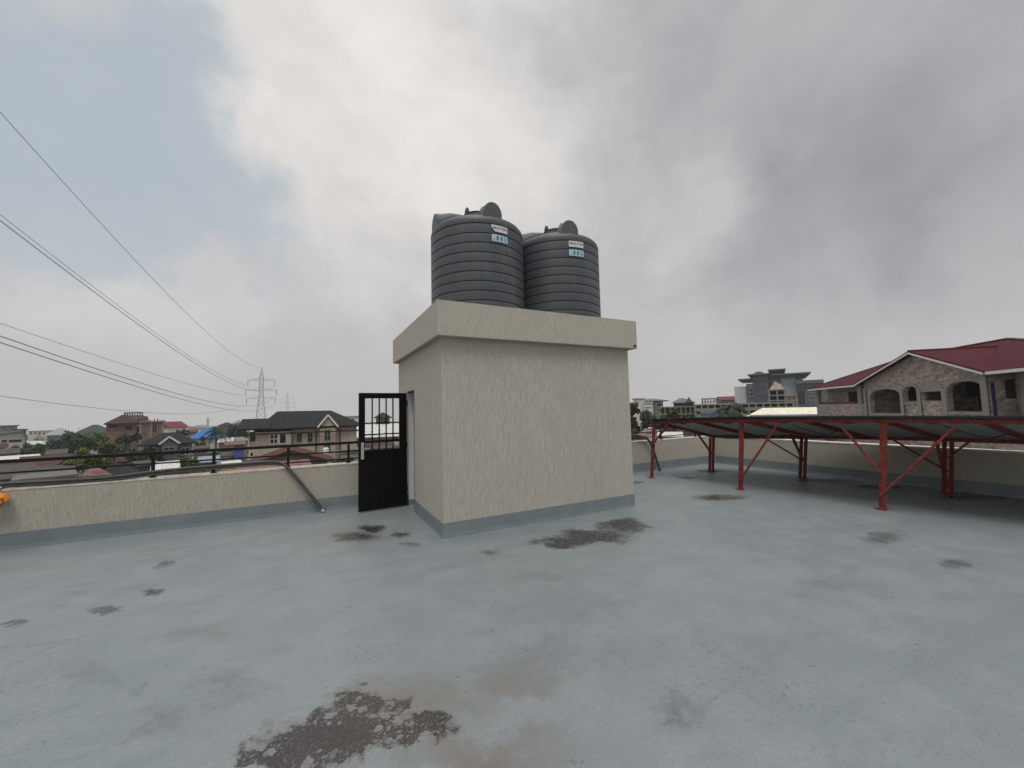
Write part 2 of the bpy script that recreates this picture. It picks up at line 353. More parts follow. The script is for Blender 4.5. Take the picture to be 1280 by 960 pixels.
def tag(o, label, cat, group=None, kind=None):
    if label: o['label'] = label; o['category'] = cat
    if group: o['group'] = group
    if kind: o['kind'] = kind
    return o
def empty(name, loc=(0,0,0), rot=0.0, label=None, cat=None, group=None):
    o = bpy.data.objects.new(name, None); o.location = loc; o.rotation_euler = (0,0,rot); o.empty_display_size = .2
    col.objects.link(o); return tag(o, label, cat, group)
def part(name, mb, mat, parent, label=None, **kw):
    o = mb.build(name, mat, parent, **kw)
    if label: o['label'] = label
    return o
def shape2d(outer, holes, thick):
    """flat plate in the x-z plane with holes, front at y=0, thickness towards +y"""
    cu = bpy.data.curves.new('plate', 'CURVE'); cu.dimensions = '2D'; cu.fill_mode = 'BOTH'; cu.extrude = thick/2
    for loop in [outer]+holes:
        sp = cu.splines.new('POLY'); sp.points.add(len(loop)-1); sp.use_cyclic_u = True
        for p, (x, z) in zip(sp.points, loop): p.co = (x, z, 0, 1)
    o = bpy.data.objects.new('plate', cu); me = bpy.data.meshes.new_from_object(o)
    bpy.data.objects.remove(o); bpy.data.curves.remove(cu)
    vs = [(v.co.x, thick/2 - v.co.z, v.co.y) for v in me.vertices]; fs = [tuple(p.vertices) for p in me.polygons]
    bpy.data.meshes.remove(me); return vs, fs
def text_mesh(body, size):
    cu = bpy.data.curves.new('lettering', 'FONT'); cu.body = body; cu.size = size; cu.align_x = 'CENTER'; cu.align_y = 'CENTER'; cu.extrude = 0; cu.offset = size*.02
    o = bpy.data.objects.new('lettering', cu); me = bpy.data.meshes.new_from_object(o)
    vs = [tuple(v.co) for v in me.vertices]; fs = [tuple(p.vertices) for p in me.polygons]
    bpy.data.objects.remove(o); bpy.data.curves.remove(cu); bpy.data.meshes.remove(me); return vs, fs

# ------------------------------------------------------------------ camera
cd = bpy.data.cameras.new('camera'); cd.sensor_width = 36; cd.lens = F/1280*36; cd.clip_start = .05; cd.clip_end = 5000
cam = bpy.data.objects.new('camera', cd); col.objects.link(cam)
cam.matrix_world = Matrix(((rt.x, up.x, -fw.x, 0), (rt.y, up.y, -fw.y, 0), (rt.z, up.z, -fw.z, H), (0,0,0,1)))
scene.camera = cam

# ------------------------------------------------------------------ world: Nishita sky under broken cloud
SUN_EL, SUN_AZ = R(62), R(205)       # azimuth measured from +Y towards +X
w = bpy.data.worlds.new('World'); scene.world = w; w.use_nodes = True
nt = w.node_tree; k = N(nt); bg = nt.nodes['Background']; bg.inputs['Strength'].default_value = .1
sky = k.add('ShaderNodeTexSky', sky_type='NISHITA'); sky.sun_disc = False; sky.sun_elevation = SUN_EL; sky.sun_rotation = SUN_AZ
sky.air_density = 1.0; sky.dust_density = 2.0; sky.ozone_density = 1.5
dirv = k.vmath('NORMALIZE', k.add('ShaderNodeTexCoord').outputs['Generated'])
sep = k.add('ShaderNodeSeparateXYZ'); k.link(dirv, sep.inputs[0]); dz = sep.outputs[2]
zc = k.math('ADD', k.math('MAXIMUM', dz, 0.0), .22)
pl = k.vmath('MULTIPLY', dirv, k.add('ShaderNodeCombineXYZ').outputs[0])
cmb = k.add('ShaderNodeCombineXYZ'); k.link(k.math('DIVIDE', sep.outputs[0], zc), cmb.inputs[0]); k.link(k.math('DIVIDE', sep.outputs[1], zc), cmb.inputs[1])
sq = k.scale(dirv, (1, 1, 1.5))
cw = k.vmath('ADD', sq, k.vmath('SCALE', k.vmath('SUBTRACT', k.noise(sq, 2.6, 7, .55, out=1), (.5, .5, .5)), scale=.32))
nA = k.noise(cw, 2.6, 10, .56); nB = k.noise(cw, 6.5, 10, .6)
wv = k.vmath('SCALE', k.vmath('SUBTRACT', k.noise(dirv, 2.6, 8, .6, out=1), (.5, .5, .5)), scale=.55)
wd = k.vmath('ADD', dirv, wv)
def blob(px, py, rad, st, vec=wd, inner=0.0):
    c = ray(px, py).normalized(); return k.math('MULTIPLY', k.remap(k.vmath('DISTANCE', vec, tuple(c)), rad, inner), st)
def total(lst):
    a = None
    for q in lst:
        t = blob(*q); a = t if a is None else k.math('ADD', a, t)
    return a
blue = total([(150, 200, .36, .95), (190, 95, .22, .6), (110, 290, .22, .6), (215, 30, .2, .55), (20, 190, .25, .5), (310, 270, .17, .5)])
blue = k.math('MULTIPLY', k.remap(k.math('ADD', blue, k.math('MULTIPLY', k.math('SUBTRACT', nB, .5), 1.5)), .15, 1.15), .86)
lum = total([(420, 100, .50, .16), (570, 170, .45, .11), (700, 230, .28, .05), (640, 320, .35, .05), (150, 345, .22, .10), (60, 300, .2, .05), (420, 330, .25, .04), (250, 330, .14, .06),
             (950, 120, .58, -.085), (1200, 250, .48, -.12), (1030, 300, .32, -.06), (780, 30, .35, -.04), (1240, 60, .45, -.03), (860, 235, .20, .11), (905, 260, .12, .07), (1150, 450, .30, .05), (720, 440, .3, -.03), (930, 400, .25, .03)])
amp = k.remap(dz, .08, .35, .35, 1.0)
amp = k.math('MULTIPLY', amp, k.remap(lum, -.16, .05, .5, 1.0))
lum = k.math('ADD', lum, k.math('MULTIPLY', k.math('MULTIPLY', k.math('SUBTRACT', nA, .5), .30), amp))
lum = k.math('ADD', lum, k.math('MULTIPLY', k.math('MULTIPLY', k.math('SUBTRACT', nB, .5), .26), amp))
lum = k.math('MAXIMUM', k.math('ADD', lum, .555), .25)
tint = k.mix(k.remap(lum, .32, .75), (.955, .975, 1.025), (1.03, 1.0, .965))
cloud = k.vmath('SCALE', tint, scale=k.math('MULTIPLY', lum, 10.0))
skyc = k.mix(.82, sky.outputs[0], (4.9, 5.6, 6.15))
skyc = k.mix(k.remap(dz, .42, .02, 0, .85), skyc, (5.3, 5.35, 5.35))
fin = k.mix(blue, cloud, skyc)
fin = k.mix(k.remap(dz, .22, .0, 0, .65), fin, (5.45, 5.4, 5.3))     # whitish humid horizon
zen = k.remap(dz, .72, .98, 1.0, 3.2)                                   # zenith above the view brightened to add daylight, as thin cloud would
fin = k.vmath('SCALE', fin, scale=zen)
k.link(fin, bg.inputs['Color'])
sl = bpy.data.lights.new('sun', 'SUN'); sl.energy = 1.3; sl.angle = R(24); sl.color = (1, .965, .91)
so = bpy.data.objects.new('sun', sl); col.objects.link(so)
sd = Vector((math.sin(SUN_AZ)*math.cos(SUN_EL), math.cos(SUN_AZ)*math.cos(SUN_EL), math.sin(SUN_EL)))
so.rotation_euler = sd.to_track_quat('Z', 'Y').to_euler(); so.location = (0, 0, 60)

# ------------------------------------------------------------------ setting: terrain and roof deck
g = MB(); rings = [(0, 0), (120, 0), (330, -.1), (430, -1.2), (560, -9), (720, -22)]
def gpt(r_, dz_, t): return (r_*math.cos(t), r_*math.sin(t), GROUND+dz_)
for (ra, za), (rb, zb) in zip(rings, rings[1:]):
    for i in range(72):
        t0, t1 = 2*math.pi*i/72, 2*math.pi*(i+1)/72
        if ra == 0: g.poly([(0,0,GROUND), gpt(rb,zb,t0), gpt(rb,zb,t1)])
        else: g.poly([gpt(ra,za,t0), gpt(rb,zb,t0), gpt(rb,zb,t1), gpt(ra,za,t1)])
o = g.build('ground', 'soil'); o['kind'] = 'structure'
g = MB(); g.box(-4.7, 11.35, -6.5, 8.30, -.25, 0.0); o = g.build('floor', 'deck'); o['kind'] = 'structure'
g = MB(); g.box(-4.55, 11.2, -6.35, 8.15, GROUND, -.255); o = g.build('building_below', 'beige'); tag(o, 'rendered building body carrying the grey roof terrace', 'building')

# ------------------------------------------------------------------ parapets and railing
PY, PT, PX, PH = 8.097, 8.30, 11.1, .83
t = empty('parapet_wall', (0, PY, 0), 0, 'long beige combed parapet behind the stair box, black rails on top', 'wall')
a = MB(); a.box(-4.7, 1.632, PY, PT, .0, PH-.03); a.box(5.174, 11.35, PY, PT, 0, PH-.03)
w_ = part('wall', a, 'parapet', None); w_.parent = t; w_.matrix_parent_inverse = Matrix.Translation((0, -PY, 0))
def child(o, parent, inv): o.parent = parent; o.matrix_parent_inverse = inv; return o
INV = Matrix.Translation((0, -PY, 0))
a = MB(); a.box(-4.7, 1.632, PY-.008, PT+.01, PH-.03, PH); a.box(5.174, 11.35, PY-.008, PT+.01, PH-.03, PH); child(a.build('coping', 'coping', bevel=.008), t, INV)
a = MB()
for x0, x1 in ((-4.5, 1.632), (5.174, 11.09)):
    a.solid([(x0,PY-.012,0.001),(x1,PY-.012,.001),(x1,PY-.004,.05),(x0,PY-.004,.05),(x0,PY-.004,.225),(x1,PY-.004,.225),(x0,PY+.05,.001),(x1,PY+.05,.001),(x0,PY+.05,.225),(x1,PY+.05,.225)],
            [(0,1,2,3),(3,2,5,4),(4,5,9,8),(6,7,1,0),(0,3,4,8,6),(1,7,9,5,2)])
child(a.build('plinth', 'plinth'), t, INV)
t = empty('parapet_wall', (PX, 0, 0), 0, 'beige parapet in the shade behind the red solar rack', 'wall')
INV = Matrix.Translation((-PX, 0, 0))
PH = .79
a = MB(); a.box(PX, 11.35, -6.5, PY-.012, 0, PH); child(a.build('wall', 'parapet'), t, INV)
a = MB(); a.box(PX-.008, 11.36, -6.5, PY-.012, PH+.001, PH+.03); child(a.build('coping', 'coping'), t, INV)
a = MB(); a.solid([(PX-.014,-6.5,.001),(PX-.014,PY-.05,.001),(PX-.004,PY-.05,.05),(PX-.004,-6.5,.05),(PX-.004,PY-.05,.225),(PX-.004,-6.5,.225),(PX+.05,-6.5,.225),(PX+.05,PY-.05,.225),(PX+.05,-6.5,.001),(PX+.05,PY-.05,.001)],
                  [(1,0,3,2),(2,3,5,4),(4,5,6,7),(0,1,9,8)]); child(a.build('plinth', 'plinth'), t, INV)

PH = .83
t = empty('parapet_wall', (-4.5, 0, 0), 0, 'beige parapet returning along the left edge of the terrace', 'wall')
INV = Matrix.Translation((4.5, 0, 0))
a = MB(); a.box(-4.7, -4.5, -6.5, PY-.012, 0, PH); child(a.build('wall', 'parapet'), t, INV)
a = MB(); a.box(-4.71, -4.492, -6.5, PY-.012, PH+.001, PH+.03); child(a.build('coping', 'coping'), t, INV)
a = MB(); a.box(-4.504, -4.494, -6.5, PY-.012, .001, .225); child(a.build('plinth', 'plinth'), t, INV)
t = empty('railing', (0, 8.16, PH), 0, 'black three-bar metal railing fixed along the beige parapet top', 'railing')
INV = Matrix.Translation((0, -8.16, -PH))
for z, r in ((1.205, .024), (1.045, .012), (.905, .012)):
    a = MB(); a.bar((-4.68, 8.16, z), (11.2, 8.16, z+.012), r*2, r*2); child(a.build('rail', 'black_rail', bevel=.004), t, INV)
for x in (-4.6, -2.24, -1.463, -.383, .62, 2.4, 4.0, 5.6, 7.2, 8.93, 10.4):
    a = MB(); a.bar((x, 8.16, PH), (x, 8.16, 1.18), .042, .036); a.box(x-.04, x+.04, 8.12, 8.2, PH+.001, PH+.012)
    child(a.build('post', 'black_rail'), t, INV)

# conduit bundle along the rail, hanging down to the deck
def smooth_path(pts, n=8):
    pts = [Vector(p) for p in pts]; out = []
    for i in range(len(pts)-1):
        p0, p1, p2, p3 = pts[max(i-1,0)], pts[i], pts[i+1], pts[min(i+2, len(pts)-1)]
        for j in range(n):
            u = j/n; out.append(.5*((2*p1)+(p2-p0)*u+(2*p0-5*p1+4*p2-p3)*u*u+(3*p1-p0-3*p2+p3)*u**3))
    return out+[pts[-1]]
t = empty('conduit_pipe', (-.4, 8.08, .9), 0, 'long grey flexible conduit lying along the railing, end hanging to the floor', 'pipe')
INV = Matrix.Translation((.4, -8.08, -.9))
path = [(-4.45,8.115,.885),(-3.85,8.115,.885),(-2.79,8.11,.868),(-2.0,8.11,.915),(-1.09,8.10,.937),(-.62,8.09,.935),(-.44,8.06,.885),(-.30,8.04,.72),(-.05,8.01,.37),(.175,7.97,.045)]
for dx, dz_ in ((-.018, .022), (.022, -.02)):
    a = MB(); a.tube(smooth_path([(x+dx, y-.004+dx*.3, z+dz_*(1 if z > .1 else .4)) for x, y, z in path]), .023, 10); child(a.build('pipe', 'grey_pipe', smooth=True), t, INV)
a = MB(); a.tube([(.165,7.97,.06), (.20,7.962,.02)], .05, 12); child(a.build('pipe_end', 'chrome', smooth=True), t, INV)

# orange item at the far left edge
t = empty('safety_helmet', tuple(on_z(-2, 624, .70)), 0, 'orange and white rounded item with a black loop strap against the left parapet', 'helmet')
HL = Vector((-3.735, 7.972, .725))
t.location = HL; t.scale = (.72, .72, .72)
a = MB(); n = 20
prof = [(.002,.10),(.05,.095),(.10,.07),(.14,.03),(.15,.0),(.165,-.012),(.165,-.025),(.14,-.025)]
a.lathe(prof[::-1], 28); o = part('shell', a, 'orange', t, smooth=True); o.rotation_euler = (R(25), R(12), 0); o.location = (-.11, 0, 0)
a = MB(); a.tube([( .03+.045*math.sin(v)*1.0 -.03, -.10+.02*math.cos(v), -.015-.055+.075*math.cos(v)) for v in [i*.3 for i in range(0, 15)]], .008, 6); a.tube([(-.11, .02, .06), (-.13, .13, .12), (-.13, .165, .155), (-.13, .26, .155)], .008, 6); part('strap', a, 'black_rubber', t, smooth=True)
a = MB(); a.lathe([(.0,-.12),(.08,-.11),(.11,-.06),(.10,-.02)], 20); o = part('lining', a, 'sticker_white', t, smooth=True); o.location = (-.11,-.01,0)
t = tag(MB().build('cloth') if False else empty('folded_cloth', (-3.92, 8.15, PH)), 'pale bluish cloth lying on the parapet top at the left end', 'cloth')
a = MB(); 
for i in range(5): a.tube([(-.22+.02*i, -.08+.035*i, .03+.012*(i % 2)), (0, -.08+.03*i, .055+.014*(i % 3)), (.10, -.08+.034*i, .02)], [.02,.045,.012], 8)
part('fold', a, 'white_cloth', t, smooth=True)

# ------------------------------------------------------------------ stair box with slab roof and door
X0, X1, Y0, Y1, ZS, ZT = 1.635, 5.172, 5.406, 8.54, 2.825, 3.336
DY0, DY1, DZ = 7.105, 7.70, 2.17
root = empty('stair_house', (X0, Y0, 0), 0, 'beige combed stair box with overhanging roof slab in the middle of the terrace', 'stairhouse')
INV = Matrix.Translation((-X0, -Y0, 0)); T_ = .2
a = MB()
a.box(X0, X1, Y0, Y0+T_, 0, ZS); a.box(X1-T_, X1, Y0+T_, Y1, 0, ZS); a.box(X0, X1-T_, Y1-T_, Y1, 0, ZS)
a.box(X0, X0+T_, Y0+T_, DY0, 0, ZS); a.box(X0, X0+T_, DY1, Y1-T_, 0, ZS); a.box(X0, X0+T_, DY0, DY1, DZ, ZS)
child(a.build('wall', 'plaster'), root, INV)
a = MB(); a.box(X0-.095, X1+.11, Y0-.136, Y1+.14, ZS+.002, ZT); child(a.build('roof_slab', 'plaster', bevel=.006), root, INV)
a = MB()
a.box(X0+T_+.001, X0+T_+.012, DY0-1.0, DY0, 0.01, ZS); a.box(X0+.02, X0+T_-.0, DY1-.012, DY1-.001, .10, DZ-.002); a.box(X0+.02, X0+T_, DY0+.001, DY0+.012, .1, DZ-.002); a.box(X0+.02, X0+T_, DY0+.012, DY1-.012, DZ-.014, DZ-.003)
child(a.build('reveal', 'white_plaster'), root, INV)
a = MB(); pl_h = .205
for bx in ((X0-.006, X1+.006, Y0-.006, Y0+.02), (X1-.02, X1+.006, Y0+.02, 8.08), (X0-.006, X0+.02, Y0+.02, DY0), (X0-.006, X0+.02, DY1, 8.08)):
    a.box(*bx, .0, pl_h)
# cove where the deck paint runs up the wall
a.solid([(X0-.013,Y0-.013,.001),(X1+.013,Y0-.013,.001),(X1+.007,Y0-.007,.055),(X0-.007,Y0-.007,.055)], [(0,1,2,3)])
a.solid([(X0-.013,Y0-.013,.001),(X0-.007,Y0-.007,.055),(X0-.007,DY0,.055),(X0-.013,DY0,.001)], [(0,1,2,3)])
a.box(X0+.015, X0+T_, DY1-.016, DY1-.0135, 0, .1); a.box(X0+T_+.013, X0+T_+.02, DY0-1.0, DY0, .0, .2)
child(a.build('plinth', 'plinth'), root, INV)
a = MB(); a.tube([(X1+.04, Y0-.130, ZS+.05), (X1+.04, Y0-.165, ZS+.045)], .022, 10); child(a.build('drain_spout', 'black_rubber'), root, INV)
a = MB(); a.box(X0+.14, X0+.19, DY1-.045, DY1-.017, .0, DZ-.045); a.box(X0-.004, X0+.03, DY0+.002, DY0+.016, 0, DZ-.03); a.box(X0-.004, X0+.05, DY0+.017, DY1-.017, DZ-.035, DZ-.015)
child(a.build('door_frame', 'black_steel'), root, INV)
# door leaf, opened outwards about a right angle. local x from hinge (0) to lock stile (.865)
dw, dh, dt = .868, 2.135, .045
door = bpy.data.objects.new('door', None)
a = MB()
st, tr = .105, .10
a.box(0, dw, 0, dt, .02, .02+.16); a.box(0, st+.03, 0, dt, .18, dh); a.box(dw-st, dw, 0, dt, .18, dh); a.box(st+.03, dw-st, 0, dt, dh-tr, dh); a.box(st+.03, dw-st, 0, dt, .98, 1.09)
a.box(st+.03, dw-st, .012, .032, .18, .98)
a.box(st+.10, dw-st-.07, -.004, .012, .42, .43); a.box(st+.10, dw-st-.07, -.004, .012, .20, .21)
leaf = a.build('door', 'black_steel', root); 
th = math.atan2(7.595-7.672, .732-1.59)
leaf.location = (1.605-X0, 7.668-Y0, .0)
leaf.rotation_euler = (0, 0, th)
# front of the leaf faces the camera: thickness grows to local +y which points towards -Y here
a = MB()
gx0, gx1, gz0, gz1 = st+.03, dw-st, 1.09, dh-tr
for i in range(1, 5): x = gx0+(gx1-gx0)*i/5; a.box(x-.011, x+.011, .030, .050, gz0, gz1)
for z in (gz0+(gz1-gz0)*.30, gz0+(gz1-gz0)*.52): a.box(gx0, gx1, .012, .028, z-.012, z+.012)
a.build('grille', 'black_steel', leaf)
a = MB(); a.box(gx0+.002, gx1-.002, .004, .010, gz0+.002, gz1-.002); a.build('pane', 'glass', leaf)
for s, y in ((1, dt), (-1, -.012)):
    a = MB(); a.box(dw-.085, dw-.035, y, y+.012, .94, 1.24); yy = y+.012 if s > 0 else y
    a.bar((dw-.06, yy, 1.13), (dw-.06, yy+s*.05, 1.13), .02); a.bar((dw-.052, yy+s*.05, 1.13), (dw-.17, yy+s*.05, 1.125), .022, .016)
    a.tube([(dw-.06, yy, 1.0), (dw-.06, yy+s*.012, 1.0)], .012, 10); a.build('handle', 'chrome', leaf, bevel=.002)
for z in (.3, 1.1, 1.9):
    a = MB(); a.tube([(-.004, dt/2, z), (-.004, dt/2, z+.1)], .014, 10); a.build('hinge', 'black_steel', leaf)

# ------------------------------------------------------------------ water tanks
RT, HT = .785, 1.45
def lug(angle):
    """hollow half-round lifting hump running inwards from the shoulder"""
    a = MB(); n = 14; secs = [(RT-.03, .155, .25, 1.10), (RT-.12, .155, .245, 1.12), (RT-.28, .135, .185, 1.23), (RT-.50, .07, .09, 1.35)]
    ca, sa = math.cos(angle), math.sin(angle); rows = []
    for r, hw, hh, zb in secs:
        row = []
        for j in range(n+1):
            t = math.pi*j/n; y = hw*math.cos(t); z = zb+ .10 + hh*math.sin(t)**.8 - (.10 if j in (0, n) else 0) - (.0)
            if j in (0, n): z = zb-.02
            row.append((r*ca-y*sa, r*sa+y*ca, z))
        rows.append(row)
    i0 = 0; vs = [p for r_ in rows for p in r_]; fs = []
    for i in range(len(rows)-1):
        for j in range(n): fs.append((i*(n+1)+j, i*(n+1)+j+1, (i+1)*(n+1)+j+1, (i+1)*(n+1)+j))
    fs.append(tuple(reversed(range(n+1)))); a.solid(vs, fs); return a
def curved_patch(a, w, h, zc_, mat, r, corner=None, off=0.0, phi0=0.0):
    n = 10
    for i in range(n):
        p0, p1 = -w/2+w*i/n, -w/2+w*(i+1)/n
        def P(s, z): t = phi0+(s+off)/r; return (r*math.cos(t), r*math.sin(t), zc_+z)
        cut0 = max(0, (corner or 0)*(1-(i)/2.0)) if i < 2 else 0; cut1 = max(0, (corner or 0)*(1-(i+1)/2.0)) if i < 2 else 0
        a.poly([P(p0, -h/2+cut0), P(p1, -h/2+cut1), P(p1, h/2), P(p0, h/2)], mat)
def make_tank(loc, phi_face, label, phi_lab):
    t = empty('water_tank', loc, 0, label, 'water tank', 'dark grey ribbed water tanks on the stair box')
    a = MB(); prof, mats = [], []
    z = 0.0; nb = 9; bh = 1.30/8.7
    prof.append((RT-.012, 0)); 
    for i in range(nb):
        z0, z1 = .09+(i-1)*bh, .09+i*bh
        z0 = max(z0, 0.0)
        for zz, rr in ((z0+.008, RT), (z0+.02, RT+.0015), ((z0+z1)/2, RT+.002), (z1-.02, RT+.0015), (z1-.008, RT), (z1-.0065, RT-.016), (z1+.0065, RT-.016)):
            prof.append((rr, zz))
    zt = prof[-1][1]
    for zz, rr in ((.008, RT-.002), (.05, RT+.004), (.10, RT-.006), (.135, RT-.03), (.16, RT-.07), (.178, RT-.13)): prof.append((rr, zt+zz))
    top = zt+.178
    prof += [(.46, top+.115), (.30, top+.165), (.27, top+.18), (.265, top+.25), (.0015, top+.252)]
    a.lathe(prof, 96); part('body', a, 'tank', t, smooth=True)
    lidz = top+.252
    a = MB(); a.lathe([(.245, lidz-.004), (.25, lidz+.035), (.235, lidz+.05), (.06, lidz+.058), (.001, lidz+.06)], 40)
    for kx in range(4):
        an = phi_face+R(35)+kx*math.pi/2
        p = Vector((math.cos(an)*.2, math.sin(an)*.2, lidz+.04)); q = p+Vector((0,0,.11))
        a.tube([p, p+Vector((0,0,.05)), q], [.042,.042,.025], 10)
    part('lid', a, 'lid', t, smooth=True)
    dz_ = top-1.24
    for kx in range(4):
        o = part('lug', lug(phi_face+R(19)+kx*R(92)+(R(-2) if kx == 3 else 0)+0), 'tank', t, smooth=True); o.location = (0,0,dz_-.02)
    a = MB(); z_up = zt-.068; z_lo = zt-bh-.072; rr = RT+.0155
    off = .36
    curved_patch(a, .28, .104, z_up, 'sticker_white', rr, corner=.06 if phi_lab else None, off=0, phi0=phi_face+R(26))
    vs, fs = text_mesh('AKO.TON', .056)
    ph = phi_face+R(26)
    a.solid([((rr+.002)*math.cos(ph+x/rr), (rr+.002)*math.sin(ph+x/rr), z_up+y+.005) for x, y, _ in vs], fs, 'ink')
    part('name_sticker', a, 'sticker_white', t)
    a = MB(); curved_patch(a, .28, .112, z_lo, 'sticker_blue', rr, phi0=ph)
    for i, cx in enumerate((-.045, .025, .095)):
        mt = ('teal', 'teal', 'sticker_grey')[i]
        def P(s, zz): q = ph+s/(rr+.002); return ((rr+.002)*math.cos(q), (rr+.002)*math.sin(q), z_lo+zz)
        a.poly([P(cx-.020,-.030), P(cx+.020,-.030), P(cx+.020,.026), P(cx+.010,.034), P(cx+.010,.042), P(cx-.010,.042), P(cx-.010,.034), P(cx-.020,.026)], mt)
        a.poly([P(cx-.016,-.044), P(cx+.016,-.044), P(cx+.016,-.036), P(cx-.016,-.036)], 'sticker_grey')
    a.poly([P(-.12,-.04), P(-.085,-.04), P(-.10,-.005)], 'sticker_grey')
    part('picture_sticker', a, 'sticker_blue', t)
    return t
pf1 = math.atan2(-6.08, -2.47); pf2 = math.atan2(-6.06, -4.10)
make_tank((2.505, 6.10, ZT+.002), pf1, 'nearer larger-looking water tank at the left on the beige stair box', True)
make_tank((4.10, 6.06, ZT+.002), pf2, 'farther water tank at the right on the beige stair box', False)

# ------------------------------------------------------------------ solar rack
root = empty('solar_rack', (7.56, 7.27, 0), 0, 'low red steel frame carrying tilted solar panels along the right parapet', 'solar rack')
INV = Matrix.Translation((-7.56, -7.27, 0))
FB = [Vector(p) for p in ((7.56,7.275,0),(7.948,5.24,0),(8.289,3.081,0),(8.62,.95,0))]
FT = [Vector(p) for p in ((7.64,7.191,1.335),(8.0,5.163,1.40),(8.324,2.986,1.41),(8.64,.86,1.40))]
BB = [Vector(p) for p in ((9.578,7.089,0),(10.295,5.241,0),(10.62,2.958,0),(10.75,.9,0))]
BT = [Vector(p) for p in ((9.616,7.037,.90),(10.334,5.164,.945),(10.64,2.885,.99),(10.77,.85,.99))]
for i, (p, q) in enumerate(zip(FB, FT)):
    a = MB(); w_ = .06 if i else .045
    a.bar(p, q, w_, .012, side=(0,1,0)); a.bar(p+Vector((.034,.03,0)), q+Vector((.034,.03,0)), .012, .075, side=(0,1,0)); a.bar(p+Vector((.0,-.034,0)), q+Vector((.0,-.034,0)), .03, .05)
    a.box(p.x-.07, p.x+.07, p.y-.07, p.y+.07, .0005, .010)
    child(a.build('post', 'red_steel'), root, INV)
for p, q in zip(BB, BT):
    a = MB(); a.bar(p+Vector((0,.05,0)), q+Vector((0,.05,0)), .05); a.bar(p+Vector((0,-.045,0)), q+Vector((0,-.045,0)), .05)
    a.box(p.x-.07, p.x+.07, p.y-.09, p.y+.09, .0005, .010); child(a.build('post', 'red_steel'), root, INV)
def lerp(L, y):
    for p, q in zip(L, L[1:]):
        if q.y <= y: u = (p.y-y)/(p.y-q.y); return p.lerp(q, u)
    p, q = L[-2], L[-1]; u = (p.y-y)/(p.y-q.y); return p + (q-p)*u
def between(L, px, lo=-1.0, hi=8.0):
    """y on the polyline L whose sight line is column px"""
    best = None
    for i in range(901):
        y = lo+(hi-lo)*i/900; P = lerp(L, y) if y < L[0].y else L[0]+(L[0]-L[1])*((y-L[0].y)/(L[0].y-L[1].y)); d = P-CAM
        x = 640+F*d.dot(rt)/d.dot(fw)
        if d.dot(fw) > 0 and (best is None or abs(x-px) < best[0]): best = (abs(x-px), y)
    return best[1]
up_ = Vector((0,0,.03))
ext = FT[0]+(FT[0]-FT[1])*.04
a = MB(); pts = [ext]+FT
for p, q in zip(pts, pts[1:]): a.bar(p+up_, q+up_, .05, .062)
child(a.build('front_beam', 'red_steel'), root, INV)
a = MB()
for p, q in zip(BT, BT[1:]): a.bar(p+up_, q+up_, .06, .07)
child(a.build('back_beam', 'red_steel'), root, INV)
def brace(p, q, w=.045):
    a = MB(); a.bar(p, q, w, .03); child(a.build('brace', 'red_steel'), root, INV)
off = Vector((-.035, 0, 0))
def post_pt(i, L0, L1, z): p, q = L0[i], L1[i]; return p.lerp(q, z/q.z)
for i, z, px in ((0, .78, 836), (1, .17, 975), (2, .60, 1049), (2, .24, 1198)):
    y = between(FT, px); P = lerp(FT, y) if i or px != 836 else lerp(FT, y); brace(post_pt(i, FB, FT, z)+off, P+off)
brace(post_pt(0, FB, FT, .85), FT[0].lerp(BT[0], .22)+Vector((0,0,.0)), .04)
for i, z, px in ((0, .47, 876), (1, .42, 979), (2, .13, 1150), (2, .68, 1211)):
    y = between(BT, px); P = lerp(BT, y) if y < BT[0].y else BT[0]; Q = BT[i].lerp(FT[i], .22) if i else BT[0].lerp(FT[0], .25)
    brace(post_pt(i, BB, BT, z), P if px > 1190 else Q, .05)
for i in (1, 2): brace(post_pt(i, BB, BT, .42), lerp(BT, BT[i].y+.75), .045)
ys = [7.10, 6.15, 5.16, 4.1, 2.99, 1.95, .95]
for y in ys:
    p, q = lerp(FT, min(y, FT[0].y-.001)), lerp(BT, min(y-.05, BT[0].y-.001)); dn = Vector((0,0,.035))
    a = MB(); a.bar(p+dn, q+dn, .05, .06); child(a.build('rafter', 'red_steel'), root, INV)
# panels: one per metre of the row, each a framed slab with pale back
def panel(y0, y1):
    A, Bq = FT, BT
    def C(y, u, n):
        p = lerp(A, min(y, A[0].y)); q = lerp(Bq, min(y-.06, Bq[0].y))
        s = (q-p).normalized(); p = p - s*.09 + Vector((0,0,.068)); q = q + s*.55 + Vector((0,0,.055)); return p.lerp(q, u)+Vector((0,0,n))
    t = .036; a = MB()
    c = [C(y0,0,0), C(y1,0,0), C(y1,1,0), C(y0,1,0)]; d = [v+Vector((0,0,t)) for v in c]
    a.solid(c+d, [(0,1,5,4),(1,2,6,5),(2,3,7,6),(3,0,4,7)], 'alu')
    def inset(q, f): m_ = sum(q, Vector())/4; return [v.lerp(m_, f) for v in q]
    ci, di = inset(c, .05), inset(d, .035)
    for o_, i_, fl in ((c, ci, 1), (d, di, 0)):
        for j in range(4):
            f = [o_[j], o_[(j+1) % 4], i_[(j+1) % 4], i_[j]]; a.poly(f[::-1] if fl else f, 'alu')
    cu = [v+Vector((0,0,.006)) for v in ci]; a.poly(cu[::-1], 'backsheet'); a.poly([v-Vector((0,0,.003)) for v in di], 'cells')
    child(a.build('solar_panel', 'alu'), root, INV)
    a = MB(); m_ = C((y0+y1)/2, .16, -.012); a.box(m_.x-.04, m_.x+.04, m_.y-.07, m_.y+.07, m_.z-.012, m_.z+.012); child(a.build('junction_box', 'black_rubber'), root, INV)
y = 7.19
while y > .2:
    panel(y-.006, y-1.02); y -= 1.035
